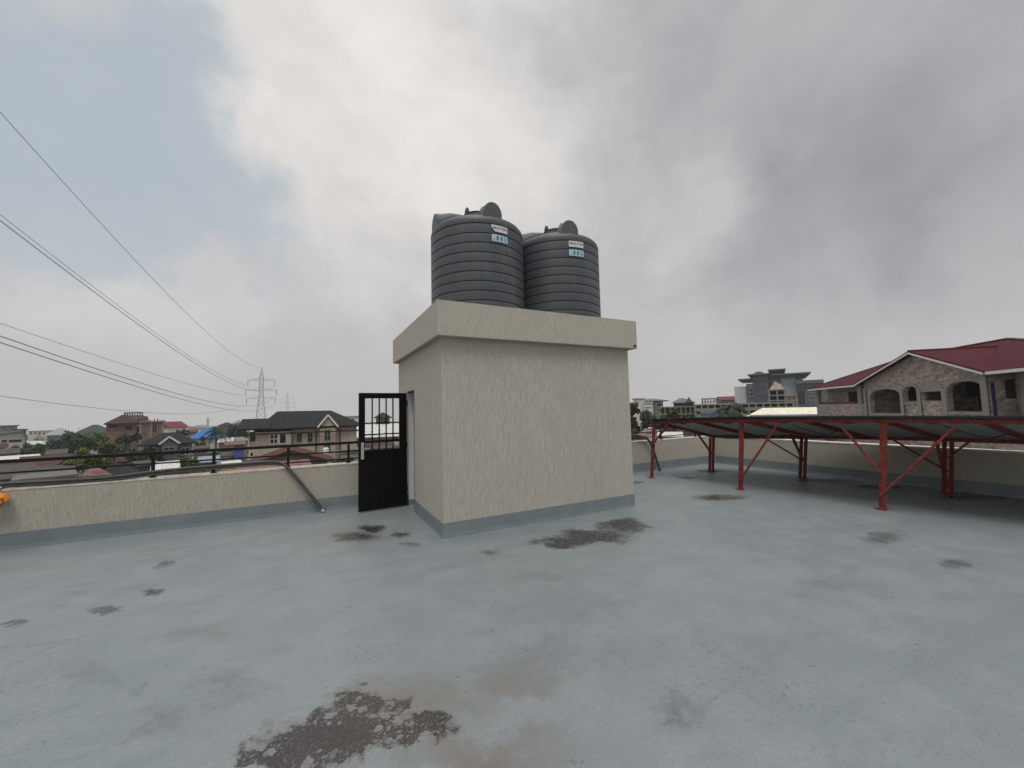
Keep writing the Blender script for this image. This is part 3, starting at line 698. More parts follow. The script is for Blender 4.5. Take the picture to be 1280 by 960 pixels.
for y in (4.6, 2.5, 1.6):
    p = lerp(FT, y).lerp(lerp(BT, y), .3); q = lerp(FT, y-.55).lerp(lerp(BT, y-.55), .55)
    a = MB(); a.tube(smooth_path([p+Vector((0,0,.07)), p.lerp(q,.35)+Vector((0,0,-.02)), p.lerp(q,.7)+Vector((0,0,-.06)), q+Vector((0,0,.06))]), .008, 6); child(a.build('cable', 'black_rubber'), root, INV)
# dark hose dropping from the railing to the deck beside the first post
a = MB(); a.tube(smooth_path([(7.2,8.06,1.0),(7.75,8.03,1.01),(8.25,8.01,.88),(8.42,7.99,.60),(8.52,7.98,.30),(8.56,7.93,.06),(8.50,7.86,.03)]), .035, 10)
tag(a.build('hose', 'green_hose', smooth=True), 'dark hose drooping from the railing to the floor beside the first red post', 'hose')

# ------------------------------------------------------------------ generic houses
def zat(px, py, dep): return at(px, py, dep).z
class House:
    def __init__(s, name, label, cat, px0, px1, dep, rot=0.0, group=None):
        c = plan((px0+px1)/2, dep); n = c.normalized(); s.n = n; s.c = c; s.U = Vector((n.y, -n.x, 0))   # front turned to the terrace
        s.o = c; s.uu = lambda px: (lambda q: (q*(c.length/q.dot(n))-c).dot(s.U))(plan(px, 1.0))
        s.a0 = s.uu(px0); s.w = s.uu(px1)-s.a0; p0 = c+s.U*s.a0; ang = math.atan2(s.U.y, s.U.x)
        s.root = empty(name, (p0.x, p0.y, GROUND), ang+rot, label, cat, group)
        s.u = lambda px: s.uu(px)-s.a0
        s.h = lambda py, px=None: (lambda q: at(q, py, (c+s.U*s.uu(q)).dot(fh)).z-GROUND)(px if px is not None else (px0+px1)/2)
    def part(s, name, mb, mat, **kw): return part(name, mb, mat, s.root, **kw)
    def window(s, a, b, y0, y1, kind='plain', v=0.0, name='window', pane='glassy', frame='frame_white', parent=None):
        u0, u1 = s.u(a), s.u(b); z1, z0 = s.h(y0, (a+b)/2), s.h(y1, (a+b)/2)
        f = MB(); t = max(.05, .07*(u1-u0)); e = .06
        f.box(u0-t, u0, v-e, v+.05, z0-t, z1+t); f.box(u1, u1+t, v-e, v+.05, z0-t, z1+t); f.box(u0, u1, v-e, v+.05, z1, z1+t); f.box(u0, u1, v-e-.04, v+.05, z0-t, z0)
        if kind in ('split', 'grid'): f.box((u0+u1)/2-t/2, (u0+u1)/2+t/2, v-e, v+.02, z0, z1)
        if kind == 'grid': f.box(u0, u1, v-e, v+.02, (z0+z1)/2-t/2, (z0+z1)/2+t/2)
        o = s.part(name, f, frame)
        g_ = MB(); g_.box(u0, u1, v-.02, v+.06, z0, z1); g_.build('pane', pane, o); return o
def house(name, label, cat, px0, px1, dep, ye, yr, wall, roof, form='gable', deep=8, rot=0.0, over=.45, wins=(), group=None, fascia=None, rshift=0.0):
    s = House(name, label, cat, px0, px1, dep, rot, group); w, D = s.w, deep
    ze, zr = s.h(ye), s.h(yr); o = over; t = .14
    a = MB()
    if form == 'flat':
        a.box(0, w, 0, D, 0, ze); s.part('wall', a, wall)
        r_ = MB(); r_.box(-o, w+o, -o, D+o, ze+.002, ze+.3); s.part('roof', r_, roof)
    elif form == 'front':
        mid = w/2+rshift
        a.box(0, w, 0, D, 0, ze); a.solid([(0,0,ze),(w,0,ze),(mid,0,zr-.05),(0,D,ze),(w,D,ze),(mid,D,zr-.05)], [(0,1,2),(5,4,3),(1,4,5,2),(3,0,2,5)])
        s.part('wall', a, wall); r_ = MB(); sl_ = (zr-ze)/mid; sr = (zr-ze)/(w-mid)
        for x, zz, sgn in ((-o, ze-o*sl_, 0), (w+o, ze-o*sr, 1)):
            q = [(x,-o,zz),(mid,-o,zr),(mid,D+o,zr),(x,D+o,zz)]; vs = [*q, *[(a_,b_,c_+t) for a_,b_,c_ in q]]
            r_.solid(vs, [(0,1,2,3),(7,6,5,4),(0,4,5,1),(2,6,7,3),(3,7,4,0),(1,5,6,2)])
        s.part('roof', r_, roof)
    elif form == 'mono':
        a.solid([(0,0,0),(w,0,0),(w,D,0),(0,D,0),(0,0,ze),(w,0,ze),(w,D,zr),(0,D,zr)], [(3,2,1,0),(4,5,6,7),(0,1,5,4),(1,2,6,5),(2,3,7,6),(3,0,4,7)]); s.part('wall', a, wall)
        sl_ = (zr-ze)/D; q = [(-o,-o,ze-o*sl_+.02),(w+o,-o,ze-o*sl_+.02),(w+o,D+o,zr+o*sl_+.02),(-o,D+o,zr+o*sl_+.02)]
        r_ = MB(); r_.solid([*q, *[(x,y,z+t) for x,y,z in q]], [(3,2,1,0),(4,5,6,7),(0,1,5,4),(1,2,6,5),(2,3,7,6),(3,0,4,7)]); s.part('roof', r_, roof)
    else:
        a.box(0, w, 0, D, 0, ze)
        if form == 'gable': a.solid([(0,0,ze),(0,D,ze),(0,D/2,zr-.05),(w,0,ze),(w,D,ze),(w,D/2,zr-.05)], [(0,2,1),(3,4,5),(0,3,5,2),(1,2,5,4)])
        s.part('wall', a, wall)
        sl_ = (zr-ze)/(D/2); e = ze-o*sl_*.5; ins = min(D/2, w*.42) if form == 'hip' else 0; g0 = -o if form == 'gable' else ins; g1 = w+o if form == 'gable' else w-ins
        A = [(-o,-o,e),(w+o,-o,e),(w+o,D+o,e),(-o,D+o,e)]; rg = [(g0,D/2,zr),(g1,D/2,zr)]
        r_ = MB(); vs = [*A, *[(x,y,z+t) for x,y,z in A], rg[0], rg[1]]
        r_.solid(vs, [(3,2,1,0),(0,1,5,4),(1,2,6,5),(2,3,7,6),(3,0,4,7),(4,5,9,8),(6,7,8,9),(5,6,9),(7,4,8)]); s.part('roof', r_, roof)
        if fascia:
            f = MB(); f.box(-o-.02, w+o+.02, -o-.03, -o-.002, e-.05, e+t+.02); s.part('fascia', f, fascia)
    for q in wins: s.window(*q)
    return s

# ---- left side, near to far
H_ = house
G1 = 'low roofs of the crowded quarter below the terrace'
# beige villa
s = House('villa', 'two-storey beige house with dark hipped roof and white-trimmed gable', 'house', 312, 446, 42)
w, D = s.w, 10.0
ze = s.h(535.0, 380); zr = s.h(513, 380)
a = MB(); uL = s.u(366); a.box(0, uL, -.35, D, 0, ze-.25); a.box(uL+.001, w, 0, D, 0, ze); s.part('wall', a, 'beige')
o_ = .5
r_ = MB(); t_ = .16
ul_ = s.u(319); A = [(ul_,-.7,ze-.12),(w+.7,-.6,ze+.0),(w+.7,D+.6,ze),(ul_,D+.6,ze-.1)]; u0, u1 = s.u(343), s.u(417)
vs = [*A, *[(x,y,z+t_) for x,y,z in A], (u0,D/2,zr), (u1,D/2,zr)]
r_.solid(vs, [(3,2,1,0),(0,1,5,4),(1,2,6,5),(2,3,7,6),(3,0,4,7),(4,5,9,8),(6,7,8,9),(5,6,9),(7,4,8)])
uq = s.u(339); zq, z1 = s.h(523.6, 318), s.h(535.6, 318)
r_.solid([(-.9,-1.1,z1),(uq,-1.1,z1),(uq,2.6,zq),(-.9,2.6,zq),(-.9,6.3,z1),(uq,6.3,z1),(-.9,-1.1,z1-.16),(uq,-1.1,z1-.16),(-.9,6.3,z1-.16),(uq,6.3,z1-.16)], [(0,1,2,3),(3,2,5,4),(6,8,9,7),(0,6,7,1),(1,7,9,5,2),(0,3,4,8,6)])
s.part('roof', r_, 'r_dark')
f = MB(); f.box(-1.12, w+.72, -1.06, -1.02, ze-.52, ze-.36); s.part('fascia', f, 'r_brown')
# gabled bay
b0, b1 = s.u(398), s.u(421); zg = s.h(519.5, 409); zb = s.h(533.5, 409); bm_ = (b0+b1)/2
a = MB(); a.box(b0+.15, b1-.15, -.55, 1.0, 0, zb); a.solid([(b0+.15,-.55,zb),(b1-.15,-.55,zb),(bm_,-.55,zg-.15),(b0+.15,4.6,zb),(b1-.15,4.6,zb),(bm_,4.6,zg-.15)], [(0,1,2),(5,4,3),(1,4,5,2),(3,0,2,5),(0,3,4,1)]); bay = s.part('bay', a, 'beige')
a = MB()
for x, sg in ((b0-.1, 1), (b1+.1, -1)): a.solid([(x,-.75,zb-.1),(bm_,-.75,zg),(bm_,4.9,zg),(x,4.9,zb-.1),(x,-.75,zb+.05),(bm_,-.75,zg+.14),(bm_,4.9,zg+.14),(x,4.9,zb+.05)], [(0,1,2,3),(7,6,5,4),(0,4,5,1),(2,6,7,3),(3,7,4,0)])
a.build('gable_roof', 'r_dark', bay)
a = MB()
for x in (b0-.1, b1+.1): a.bar((x,-.78,zb-.02), (bm_,-.78,zg+.07), .05, .17, side=(0,1,0))
a.build('gable_trim', 'frame_white', bay)
a = MB(); a.box(s.u(402.5), s.u(404), -.66, -.56, 0, s.h(537,405)); a.box(s.u(414.5), s.u(416), -.66, -.56, 0, s.h(537,405)); a.box(s.u(399), s.u(404), -.64, -.552, s.h(543.2,400), s.h(542.2,400)); a.box(s.u(414.5), s.u(420), -.64, -.552, s.h(543.2,400), s.h(542.2,400)); a.build('pilaster', 'beige', bay)
for px in (365.6, 395.2, 425): 
    a = MB(); a.box(s.u(px)-.05, s.u(px)+.05, -.48 if px < 366 else -.1, -.37 if px < 366 else -.01, 0, ze-.35); s.part('downpipe', a, 'r_brown')
a = MB(); a.box(s.u(322), s.u(323.3), -.42, -.352, 0, ze-.3); s.part('corner_trim', a, 'cream')
s.window(339, 347.5, 543.2, 553.8, 'grid', v=-.35); s.window(350.5, 358, 542.6, 553.5, 'plain', v=-.35)
for c_ in (374.5, 388):
    s.window(c_-2.6, c_+2.6, 541.5, 552.5, 'grid', frame='concrete')
s.window(406, 412.5, 537.5, 549.5, 'grid', v=-.55, frame='concrete'); s.window(406, 412.5, 553, 563, 'grid', v=-.55, frame='concrete')
s.window(422, 427.5, 536.3, 538.6); s.window(422, 428, 563.8, 566.4); s.window(313.5, 320.5, 540, 552, 'plain', v=-.35, frame='cream')
s.window(314.5, 318, 565, 570, v=-.35)
a = MB(); a.lathe([(.28,0),(.28,.5),(.2,.6),(.0,.62)], 16); o = tag(a.build('water_tank', 'frame_white', smooth=True), 'small white water tank against the wall of the beige villa', 'water tank'); p = at(407.5, 567, 40); o.location = (p.x, p.y, p.z)

# rust gabled roof in front
s = H_('cottage', 'low house with broad rust-brown gabled roof in front of the beige villa', 'house', 312, 410, 27.5, 579.5, 564, 'grey', 'r_rust', 'front', 4.0, over=.6)
s = H_('shed', 'pink faded shed roof just over the parapet below the rust roof', 'shed', 298, 388, 22, 591, 587, 'pink', 'r_pinkish', 'mono', 2.6, over=.15)

# unfinished brown-roofed block with concrete tower
s = House('unfinished_building', 'unfinished brick building with brown hipped roof and bare concrete tower', 'building', 132, 208, 95)
a = MB(); a.box(s.u(133), s.u(170), 0, 11, 0, s.h(530.5,150)); s.part('wall', a, 'brick')
e_, zr = s.h(530.5, 150), s.h(518.3, 152); u0, u1, um = s.u(130), s.u(171), s.u(151.5)
r_ = MB(); r_.solid([(u0,-.8,e_),(u1,-.8,e_),(u1,11.5,e_),(u0,11.5,e_),(u0,-.8,e_+.3),(u1,-.8,e_+.3),(u1,11.5,e_+.3),(u0,11.5,e_+.3),(um,5.2,zr),(um+.6,5.2,zr)], [(3,2,1,0),(0,1,5,4),(1,2,6,5),(2,3,7,6),(3,0,4,7),(4,5,9,8),(6,7,8,9),(5,6,9),(7,4,8)]); s.part('roof', r_, 'r_brown')
a = MB(); a.box(s.u(155), s.u(180), 5, 12, 0, s.h(519,168)); tw = s.part('tower', a, 'concrete')
a = MB(); a.box(s.u(153.5), s.u(178.5), 4.6, 12.4, s.h(515.8,168), s.h(515,168))
for i in range(8): x = s.u(154.2+3.3*i); a.box(x, x+.22, 4.75, 5.0, s.h(519,168), s.h(515.8,168)); a.box(x, x+.22, 11.6, 11.9, s.h(519,168), s.h(515.8,168))
a.build('parapet', 'concrete_dark', tw)
a = MB(); a.solid([(s.u(171),2,s.h(527,178)),(s.u(187),2,s.h(526.8,178)),(s.u(185),7,s.h(520,178)),(s.u(173),7,s.h(520,178)),(s.u(171),2,s.h(529,178)),(s.u(187),2,s.h(529,178)),(s.u(185),7,s.h(529,178)),(s.u(173),7,s.h(529,178))],[(0,1,2,3),(7,6,5,4),(0,4,5,1),(1,5,6,2),(2,6,7,3),(3,7,4,0)]); s.part('stair_roof', a, 'r_brown')
a = MB(); a.box(s.u(176), s.u(204), -1.5, 6, 0, s.h(527.8,190)); a.box(s.u(170), s.u(176), -.5, 6, 0, s.h(531,173)); s.part('wing', a, 'brick')
a = MB()
for px in (176, 189, 203.5): a.box(s.u(px)-.2, s.u(px)+.2, -1.62, -1.505, 0, s.h(526.5,190))
a.box(s.u(174), s.u(207), -2.0, 6.4, s.h(527.6,190), s.h(526.2,190)); s.part('wing_frame', a, 'concrete')
for px in (187, 192, 196, 199.5, 203): a = MB(); a.box(s.u(px), s.u(px)+.22, -1.2, -1.0, s.h(526.2,190), s.h(523.8,190)-.2*(px % 2)); s.part('rebar_stub', a, 'dark_void')
s.window(136, 147, 532.3, 533.9, frame='brick', pane='dark_void'); s.window(158, 165, 533, 537, frame='brick', pane='dark_void'); s.window(191, 196, 531, 540, 'split', v=-1.5, frame='concrete', pane='dark_void'); s.window(171.3, 174.8, 533, 540.5, v=-.5, frame='concrete_dark', pane='dark_void'); s.window(171.3, 174.8, 546, 553, v=-.5, frame='concrete_dark', pane='dark_void')

# dark grey hipped house with white trimmed gable
s = House('bungalow', 'dark grey hip-roofed house with white-trimmed gable below the brick building', 'house', 178, 244, 66)
zr, e_ = s.h(541.5, 212), s.h(556, 212); D = 10
a = MB(); a.box(.3, s.w-.3, 0, D, 0, e_); s.part('wall', a, 'grey')
r_ = MB(); A = [(-.5,-.6,e_),(s.w+.5,-.6,e_),(s.w+.5,D+.6,e_),(-.5,D+.6,e_)]; r_.solid([*A, *[(x,y,z+.2) for x,y,z in A], (s.u(203),D/2,zr), (s.u(222),D/2,zr)], [(3,2,1,0),(0,1,5,4),(1,2,6,5),(2,3,7,6),(3,0,4,7),(4,5,9,8),(6,7,8,9),(5,6,9),(7,4,8)]); s.part('roof', r_, 'r_dark')
b0, b1, bm_ = s.u(201), s.u(225), s.u(212.5); zg, zb = s.h(545.5, 212), s.h(554.5, 212)
a = MB(); a.solid([(b0+.2,-1.2,zb),(b1-.2,-1.2,zb),(bm_,-1.2,zg-.2),(b0+.2,4,zb),(b1-.2,4,zb),(bm_,4,zg-.2)], [(0,1,2),(5,4,3),(1,4,5,2),(3,0,2,5),(0,3,4,1)]); a.box(b0+.2, b1-.2, -1.2, 0, 0, zb); g_ = s.part('gable', a, 'concrete_dark')
a = MB()
for x in (b0-.1, b1+.1): a.bar((x,-1.35,zb), (bm_,-1.35,zg), .12, .26, side=(0,1,0))
a.build('gable_trim', 'frame_white', g_)
a = MB()
for x in (b0-.1, b1+.1): a.solid([(x,-1.3,zb),(bm_,-1.3,zg),(bm_,4.6,zg),(x,4.6,zb),(x,-1.3,zb+.1),(bm_,-1.3,zg+.1),(bm_,4.6,zg+.1),(x,4.6,zb+.1)], [(0,1,2,3),(7,6,5,4),(0,4,5,1),(2,6,7,3),(3,7,4,0)])
a.build('gable_roof', 'r_dark', g_)
s.window(209.5, 212, 550, 553, v=-1.2, pane='dark_void', frame='concrete'); s.window(213.5, 216, 550, 553, v=-1.2, pane='dark_void', frame='concrete'); s.window(206, 219, 559, 566, 'grid', v=-1.2, frame='concrete'); s.window(228, 238, 560, 568, 'split', frame='frame_white'); s.window(184, 196, 560, 568, 'split', frame='frame_white')

H_('house', 'white-walled house with dull red gabled roof behind the dark bungalow', 'house', 212, 236, 140, 534, 526.8, 'white', 'r_red', 'gable', 12, rot=.35, wins=[(221, 224, 537, 541), (230, 233, 536, 540)])
H_('hall', 'white hall under a bright blue sheet roof behind the palm', 'hall', 241, 282, 120, 547, 535.5, 'white', 'r_blue', 'hip', 14, over=1.0)
H_('house', 'small red-roofed house left of the bright blue hall', 'house', 233, 247, 165, 540, 537, 'pink', 'r_red', 'gable', 8)
H_('apartment_block', 'far pale low blocks on the left skyline between warehouse and trees', 'building', 36, 70, 260, 539, 537, 'cream', 'grey', 'flat', 14, over=.3, wins=[(38+i*5.4, 41+i*5.4, 540.5, 543) for i in range(6)])
H_('house', 'house with pale blue-grey hipped roof beyond the dark left trees', 'house', 60, 91, 170, 543.5, 535.3, 'concrete', 'r_lblue', 'hip', 16, over=1.0)
H_('house', 'long house with dark green sheet roof left of the brick building', 'house', 96, 142, 128, 541.5, 531, 'paleblue', 'r_green', 'hip', 14, over=1.0)
s = H_('warehouse', 'grey-roofed white warehouse with dark openings at the far left', 'warehouse', -70, 33, 108, 549.5, 541, 'white', 'r_old', 'front', 22, rshift=6.5, over=1.2, wins=[(-4, 1.5, 549.8, 553.2, 'plain', 0.0, 'window', 'dark_void'), (3.5, 10.5, 549.8, 553.2, 'plain', 0.0, 'window', 'dark_void'), (12.5, 28.5, 549.4, 553, 'plain', 0.0, 'window', 'dark_void')])
H_('apartment_block', 'flat grey block rising behind the far left warehouse', 'building', -30, 22, 150, 533, 532, 'grey', 'concrete_dark', 'flat', 12, over=.6, wins=[(2, 8, 534.5, 536.5), (11, 18, 534.5, 536.5)])
H_('house', 'dark flat house stepping down right of the grey block', 'house', 20, 34, 152, 537.5, 536.5, 'concrete_dark', 'r_dark', 'flat', 10, over=.4)
H_('house', 'distant house with dark slate hip roof right of the blue hall', 'house', 274, 293, 230, 532, 528.3, 'grey', 'r_dark', 'hip', 14, over=1.0)
H_('house', 'distant pale two-storey house with grey hip roof left of the villa', 'house', 291.5, 306, 245, 529.5, 525.5, 'white', 'r_zinc', 'hip', 12, over=1.2, wins=[(294, 297, 531, 533), (300, 303, 531, 533)])
H_('house', 'distant house with grey zinc roof just above the blue hall', 'house', 246, 259, 260, 535, 531.5, 'cream', 'r_zinc', 'gable', 10)
H_('house', 'tiny far house with orange-brown roof above the red-roofed one', 'house', 236, 248, 300, 535.5, 533, 'cream', 'r_pinkish', 'gable', 10)
H_('house', 'tiny far grey house on the skyline above the palm', 'house', 259, 274, 310, 535, 532.5, 'grey', 'r_zinc', 'gable', 10)
# low roofs
H_('shack', 'long rusty red roof just above the middle rail at the left', 'shack', 30, 96, 58, 585.5, 575, 'mud', 'r_rust', 'mono', 9, group=G1)
H_('shack', 'low shed with bright white sheet roof touching the top rail at the left', 'shack', 5, 50, 82, 576, 572.3, 'grey', 'r_pale', 'mono', 7, group=G1)
H_('shack', 'brown hut roof at the left edge below the warehouse', 'shack', -14, 9, 92, 560, 555, 'grey', 'r_rust', 'gable', 6, group=G1)
H_('shack', 'grey zinc hut below the warehouse behind the white sheet roof', 'shack', 2, 24, 88, 567, 561, 'concrete_dark', 'r_old', 'gable', 6, group=G1)
H_('shack', 'wide old grey roof low at the left edge behind the lowest rail', 'shack', -60, 44, 46, 601, 590, 'mud', 'r_old', 'mono', 7, group=G1)
H_('shack', 'dull grey zinc lean-to between the rusty roof and the dish slab', 'shack', 46, 92, 47, 596, 588, 'grey', 'r_old', 'mono', 5, group=G1)
H_('shack', 'brown rusted roof at the left edge between the two lower rails', 'shack', -40, 30, 60, 590, 582, 'mud', 'r_brown', 'mono', 6, group=G1)
s = H_('house', 'bare concrete flat-topped house just over the left parapet', 'house', 24, 96, 34, 600.5, 600, 'concrete_dark', 'concrete_dark', 'flat', 4.5, over=.25)
H_('hut', 'hut with a faded brown-pink pyramid roof just over the parapet', 'hut', 95, 146, 37, 606, 587, 'mud', 'r_pinkish', 'hip', 5.0, over=.3)
H_('house', 'long house with near-black sheet roof beside the pink pyramid hut', 'house', 127, 171, 44, 601, 583, 'grey', 'r_dark', 'hip', 8, over=.5)
H_('shack', 'white sheet lean-to right of the black roof over the parapet', 'shack', 196, 222, 50, 588.5, 583, 'concrete', 'r_pale', 'mono', 5, group=G1)
H_('shack', 'bare grey block hut under the white lean-to at the parapet', 'shack', 203, 221, 47, 592, 589, 'grey', 'r_old', 'flat', 2.2, over=.2, group=G1, wins=[(208, 211, 591, 595), (213.5, 216.5, 591, 595)])
H_('kiosk', 'bright blue kiosk with pale flat roof behind a railing post', 'kiosk', 252, 273, 62, 578, 574.5, 'blue', 'r_lblue', 'mono', 4.5, over=.4)
H_('kiosk', 'taller plain blue kiosk left of the beige villa', 'kiosk', 293, 304, 75, 563.5, 562.5, 'blue', 'blue', 'flat', 3, over=.1)
rows = [
    (274, 290, 100, 553, 550, 'pink', 'r_pale', 'pale sheet roof hut, upper of the huts below the second palm'),
    (283, 306, 92, 556, 552, 'mud', 'r_pinkish', 'pinkish wide roof hut left of the villa wall'),
    (288, 311, 105, 551.5, 548.5, 'grey', 'r_zinc', 'grey zinc hut against the villa corner'),
    (276, 292, 82, 562, 558, 'concrete_dark', 'r_rust', 'dark rust hut behind the blue kiosk'),
    (262, 276, 84, 566, 562, 'grey', 'r_zinc', 'small zinc hut above the flat-roofed blue kiosk'),
    (274, 291, 74, 570.5, 566.5, 'white', 'r_old', 'pale-walled hut between the two blue kiosks'),
    (245, 262, 90, 561, 558, 'mud', 'r_old', 'old grey roof hut at the foot of the front palm'),
    (277, 296, 64, 580, 575, 'concrete_dark', 'r_old', 'dark hut beside the rust roof corner'),
    (284, 304, 58, 582.5, 577.5, 'grey', 'r_pale', 'pale tin roof touching the rust roof corner'),
    (222, 238, 78, 573, 569, 'grey', 'r_old', 'low grey roof in front of the dark bungalow'),
    (176, 200, 54, 582, 577, 'concrete_dark', 'r_old', 'old dark roof left of the white lean-to'),
    (150, 166, 70, 577, 572, 'concrete_dark', 'r_brown', 'brown roof behind the near-black roof'),
    (236, 256, 52, 592, 588, 'mud', 'r_rust', 'rust-red hut just over the parapet below the blue kiosk'),
    (262, 282, 50, 590, 586.5, 'pink', 'r_brown', 'maroon hut just over the parapet beside the yellow crates'),
    (60, 84, 88, 568, 564.5, 'white', 'r_old', 'pale hut between the two left tree clumps'),
    (40, 60, 120, 556, 552.5, 'concrete', 'r_pale', 'pale roof peeping above the left bushes'),
]
for px0, px1, dep, ye, yr, wl, rf, lb in rows: H_('shack', lb, 'shack', px0, px1, dep, ye, yr, wl, rf, random.choice(['gable', 'mono', 'gable']), 5+random.random()*3, random.uniform(-.25, .25), .3, group=G1)
# through the door glazing / right of the villa
H_('warehouse', 'long white-roofed warehouse seen through the door bars', 'warehouse', 440, 512, 62, 546, 532, 'grey', 'r_pale', 'gable', 16, over=.6)
H_('house', 'tower-like dark house on the skyline seen through the door bars', 'house', 470, 487, 120, 522, 515.5, 'concrete_dark', 'r_dark', 'hip', 8, over=.8, wins=[(473, 476, 524, 528), (480, 483, 524, 528)])
H_('house', 'pale building peeping behind the right end of the villa', 'house', 428, 448, 100, 521.5, 520.8, 'white', 'concrete', 'flat', 8, over=.2, wins=[(432, 436, 523.5, 526.5), (439, 443, 523.5, 526.5)])
H_('shack', 'rusty roof low in the view through the door bars', 'shack', 452, 486, 46, 562, 556, 'pink', 'r_rust', 'mono', 6)
H_('shack', 'grey cluttered hut lowest in the view through the door bars', 'shack', 468, 512, 40, 572, 564, 'mud', 'r_old', 'mono', 5)
H_('shack', 'pale zinc hut under the white-roofed warehouse behind the door', 'shack', 486, 512, 52, 557, 551, 'grey', 'r_zinc', 'gable', 6)
H_('house', 'grey block house with low wall right of the villa gable', 'house', 428, 452, 38, 566, 564.5, 'concrete', 'concrete_dark', 'flat', 3, over=.1)
# satellite dish and yellow crates
t = empty('satellite_dish', tuple(at(85, 604, 33.6)), 0, 'white satellite dish on the bare concrete house over the left parapet', 'satellite dish')
a = MB(); a.lathe([(.001,.0),(.12,.015),(.24,.06),(.32,.12)], 24); o = part('dish', a, 'sticker_white', t, smooth=True); d = -fh+Vector((0,0,.5)); o.rotation_euler = d.to_track_quat('Z','Y').to_euler()
a = MB(); a.bar((0,0,-.35), (0,0,0), .05); part('stand', a, 'galvanized', t)
for i, px in enumerate((279, 283.5, 287.5, 291)):
    a = MB(); t = empty('crate', tuple(at(px, 590, 47)), YAW*-1, ['leftmost', 'second from left', 'third from left', 'rightmost'][i]+' of the four yellow crates over the parapet beside the rust roof', 'crate', 'yellow crates below the terrace')
    for x in (-.16, .16): a.box(x-.03, x+.03, -.15, .15, 0, .62)
    a.box(-.13, .13, -.15, .15, .25, .33); a.box(-.13, .13, -.15, .15, .5, .58); part('frame', a, 'yellow', t)
    a = MB(); a.box(t.location.x-.3, t.location.x+.3, t.location.y-.3, t.location.y+.3, GROUND, t.location.z-.002)

# ------------------------------------------------------------------ right side
H_('office_block', 'white four-storey stair block with flat roof right of the stair box', 'building', 792, 806, 130, 499, 498.3, 'white', 'concrete', 'flat', 12, over=.3, wins=[(797, 798.6, 502.5, 505)])
H_('office_block', 'dark-canopied grey block behind the white stair block', 'building', 800, 829, 150, 501, 497.5, 'grey', 'canopy', 'hip', 16, over=2.0, wins=[(806, 811, 504, 507), (813, 819, 504, 507), (821, 827, 504, 508), (821, 827, 511, 515)])
H_('office_block', 'white low wing with dark slit windows below the dark canopy', 'building', 805, 816, 128, 503.5, 502.6, 'white', 'white', 'flat', 10, over=.2, wins=[(806, 815, 504.5, 505.5), (806, 815, 508.5, 509.5)])
# terrace house with balconies
s = House('unfinished_house', 'unfinished many-storey house with grey gable and yellowish balcony posts', 'house', 824, 872, 105)
zs = [s.h(y_, 848) for y_ in (526, 517, 508)]
a = MB(); a.box(s.u(826), s.u(870), 2, 12, 0, s.h(508,848)); a.box(s.u(842), s.u(868), 1, 12, 0, s.h(503.5,855)); s.part('wall', a, 'concrete_dark')
for z in zs:
    a = MB(); a.box(s.u(822), s.u(873), -.5, 2.0, z-.25, z); s.part('balcony_slab', a, 'concrete')
for px in (824, 831, 838, 845, 851, 857, 863, 870):
    a = MB(); a.box(s.u(px)-.14, s.u(px)+.14, -.3, .1, 0, s.h(508,848)); s.part('column', a, 'tan')
u0, u1 = s.u(844), s.u(866); zr, ze = s.h(497, 855), s.h(503.3, 855)
r_ = MB(); r_.solid([(u0-1,-.4,ze),(u1+1,-.4,ze),(u1+1,12.5,ze),(u0-1,12.5,ze),(u0+1.2,5,zr),(u1-2.2,5,zr)], [(3,2,1,0),(0,1,5,4),(2,3,4,5),(1,2,5),(3,0,4)]); s.part('roof', r_, 'slate')
b0, b1 = s.u(857), s.u(866); a = MB(); a.solid([(b0,-.9,ze),(b1,-.9,ze),((b0+b1)/2,-.9,zr+.2),(b0,6,ze),(b1,6,ze),((b0+b1)/2,6,zr)], [(0,1,2),(1,4,5,2),(3,0,2,5)]); s.part('dormer', a, 'slate')
for q in ((847, 853, 503.8, 506), (828, 833, 510.5, 514.5), (840, 845, 510.5, 514.5), (853, 858, 510.5, 514.5), (864, 868, 510.5, 514.5), (828, 833, 519, 523), (848, 853, 519, 523)): s.window(*q, v=2.0 if q[2] > 508 else 1.0, pane='dark_void', frame='concrete')
# concrete skeletons
def skeleton(label, px0, px1, dep, ys_, cols, deep, mat='concrete', back='concrete_dark'):
    s = House('concrete_skeleton', label, 'building', px0, px1, dep)
    hs = [s.h(y_) for y_ in ys_]
    for z in hs:
        a = MB(); a.box(-.3, s.w+.3, -.3, deep, z-.3, z); s.part('floor_slab', a, mat)
    for i in range(cols+1):
        x = s.w*i/cols; a = MB(); a.box(x-.18, x+.18, -.15, .2, 0, hs[0]-.3); s.part('column', a, mat)
        a = MB(); a.box(x-.18, x+.18, deep-.4, deep-.05, 0, hs[0]-.3); s.part('column', a, mat)
    return s, hs
s, hs = skeleton('airy concrete frame on the skyline between grey gable and red roof', 878, 900, 140, (497.6, 501.5, 506), 6, 9)
s, hs = skeleton('long pale concrete block with rows of window bays behind the palm', 869, 992, 92, (503.8, 511.5, 519.5), 14, 10)
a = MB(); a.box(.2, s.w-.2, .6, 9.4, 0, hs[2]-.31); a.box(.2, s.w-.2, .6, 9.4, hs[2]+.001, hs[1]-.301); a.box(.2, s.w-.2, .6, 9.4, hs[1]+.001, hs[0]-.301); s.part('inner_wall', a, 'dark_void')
for i in range(14):
    for j in (0, 1):
        x = s.w*i/14; a = MB(); z0 = hs[j+1]; z1 = hs[j]-.3; a.box(x+.19, x+s.w/14-.19, .1, .3, z0, z0+(z1-z0)*.42); s.part('sill_wall', a, 'concrete')
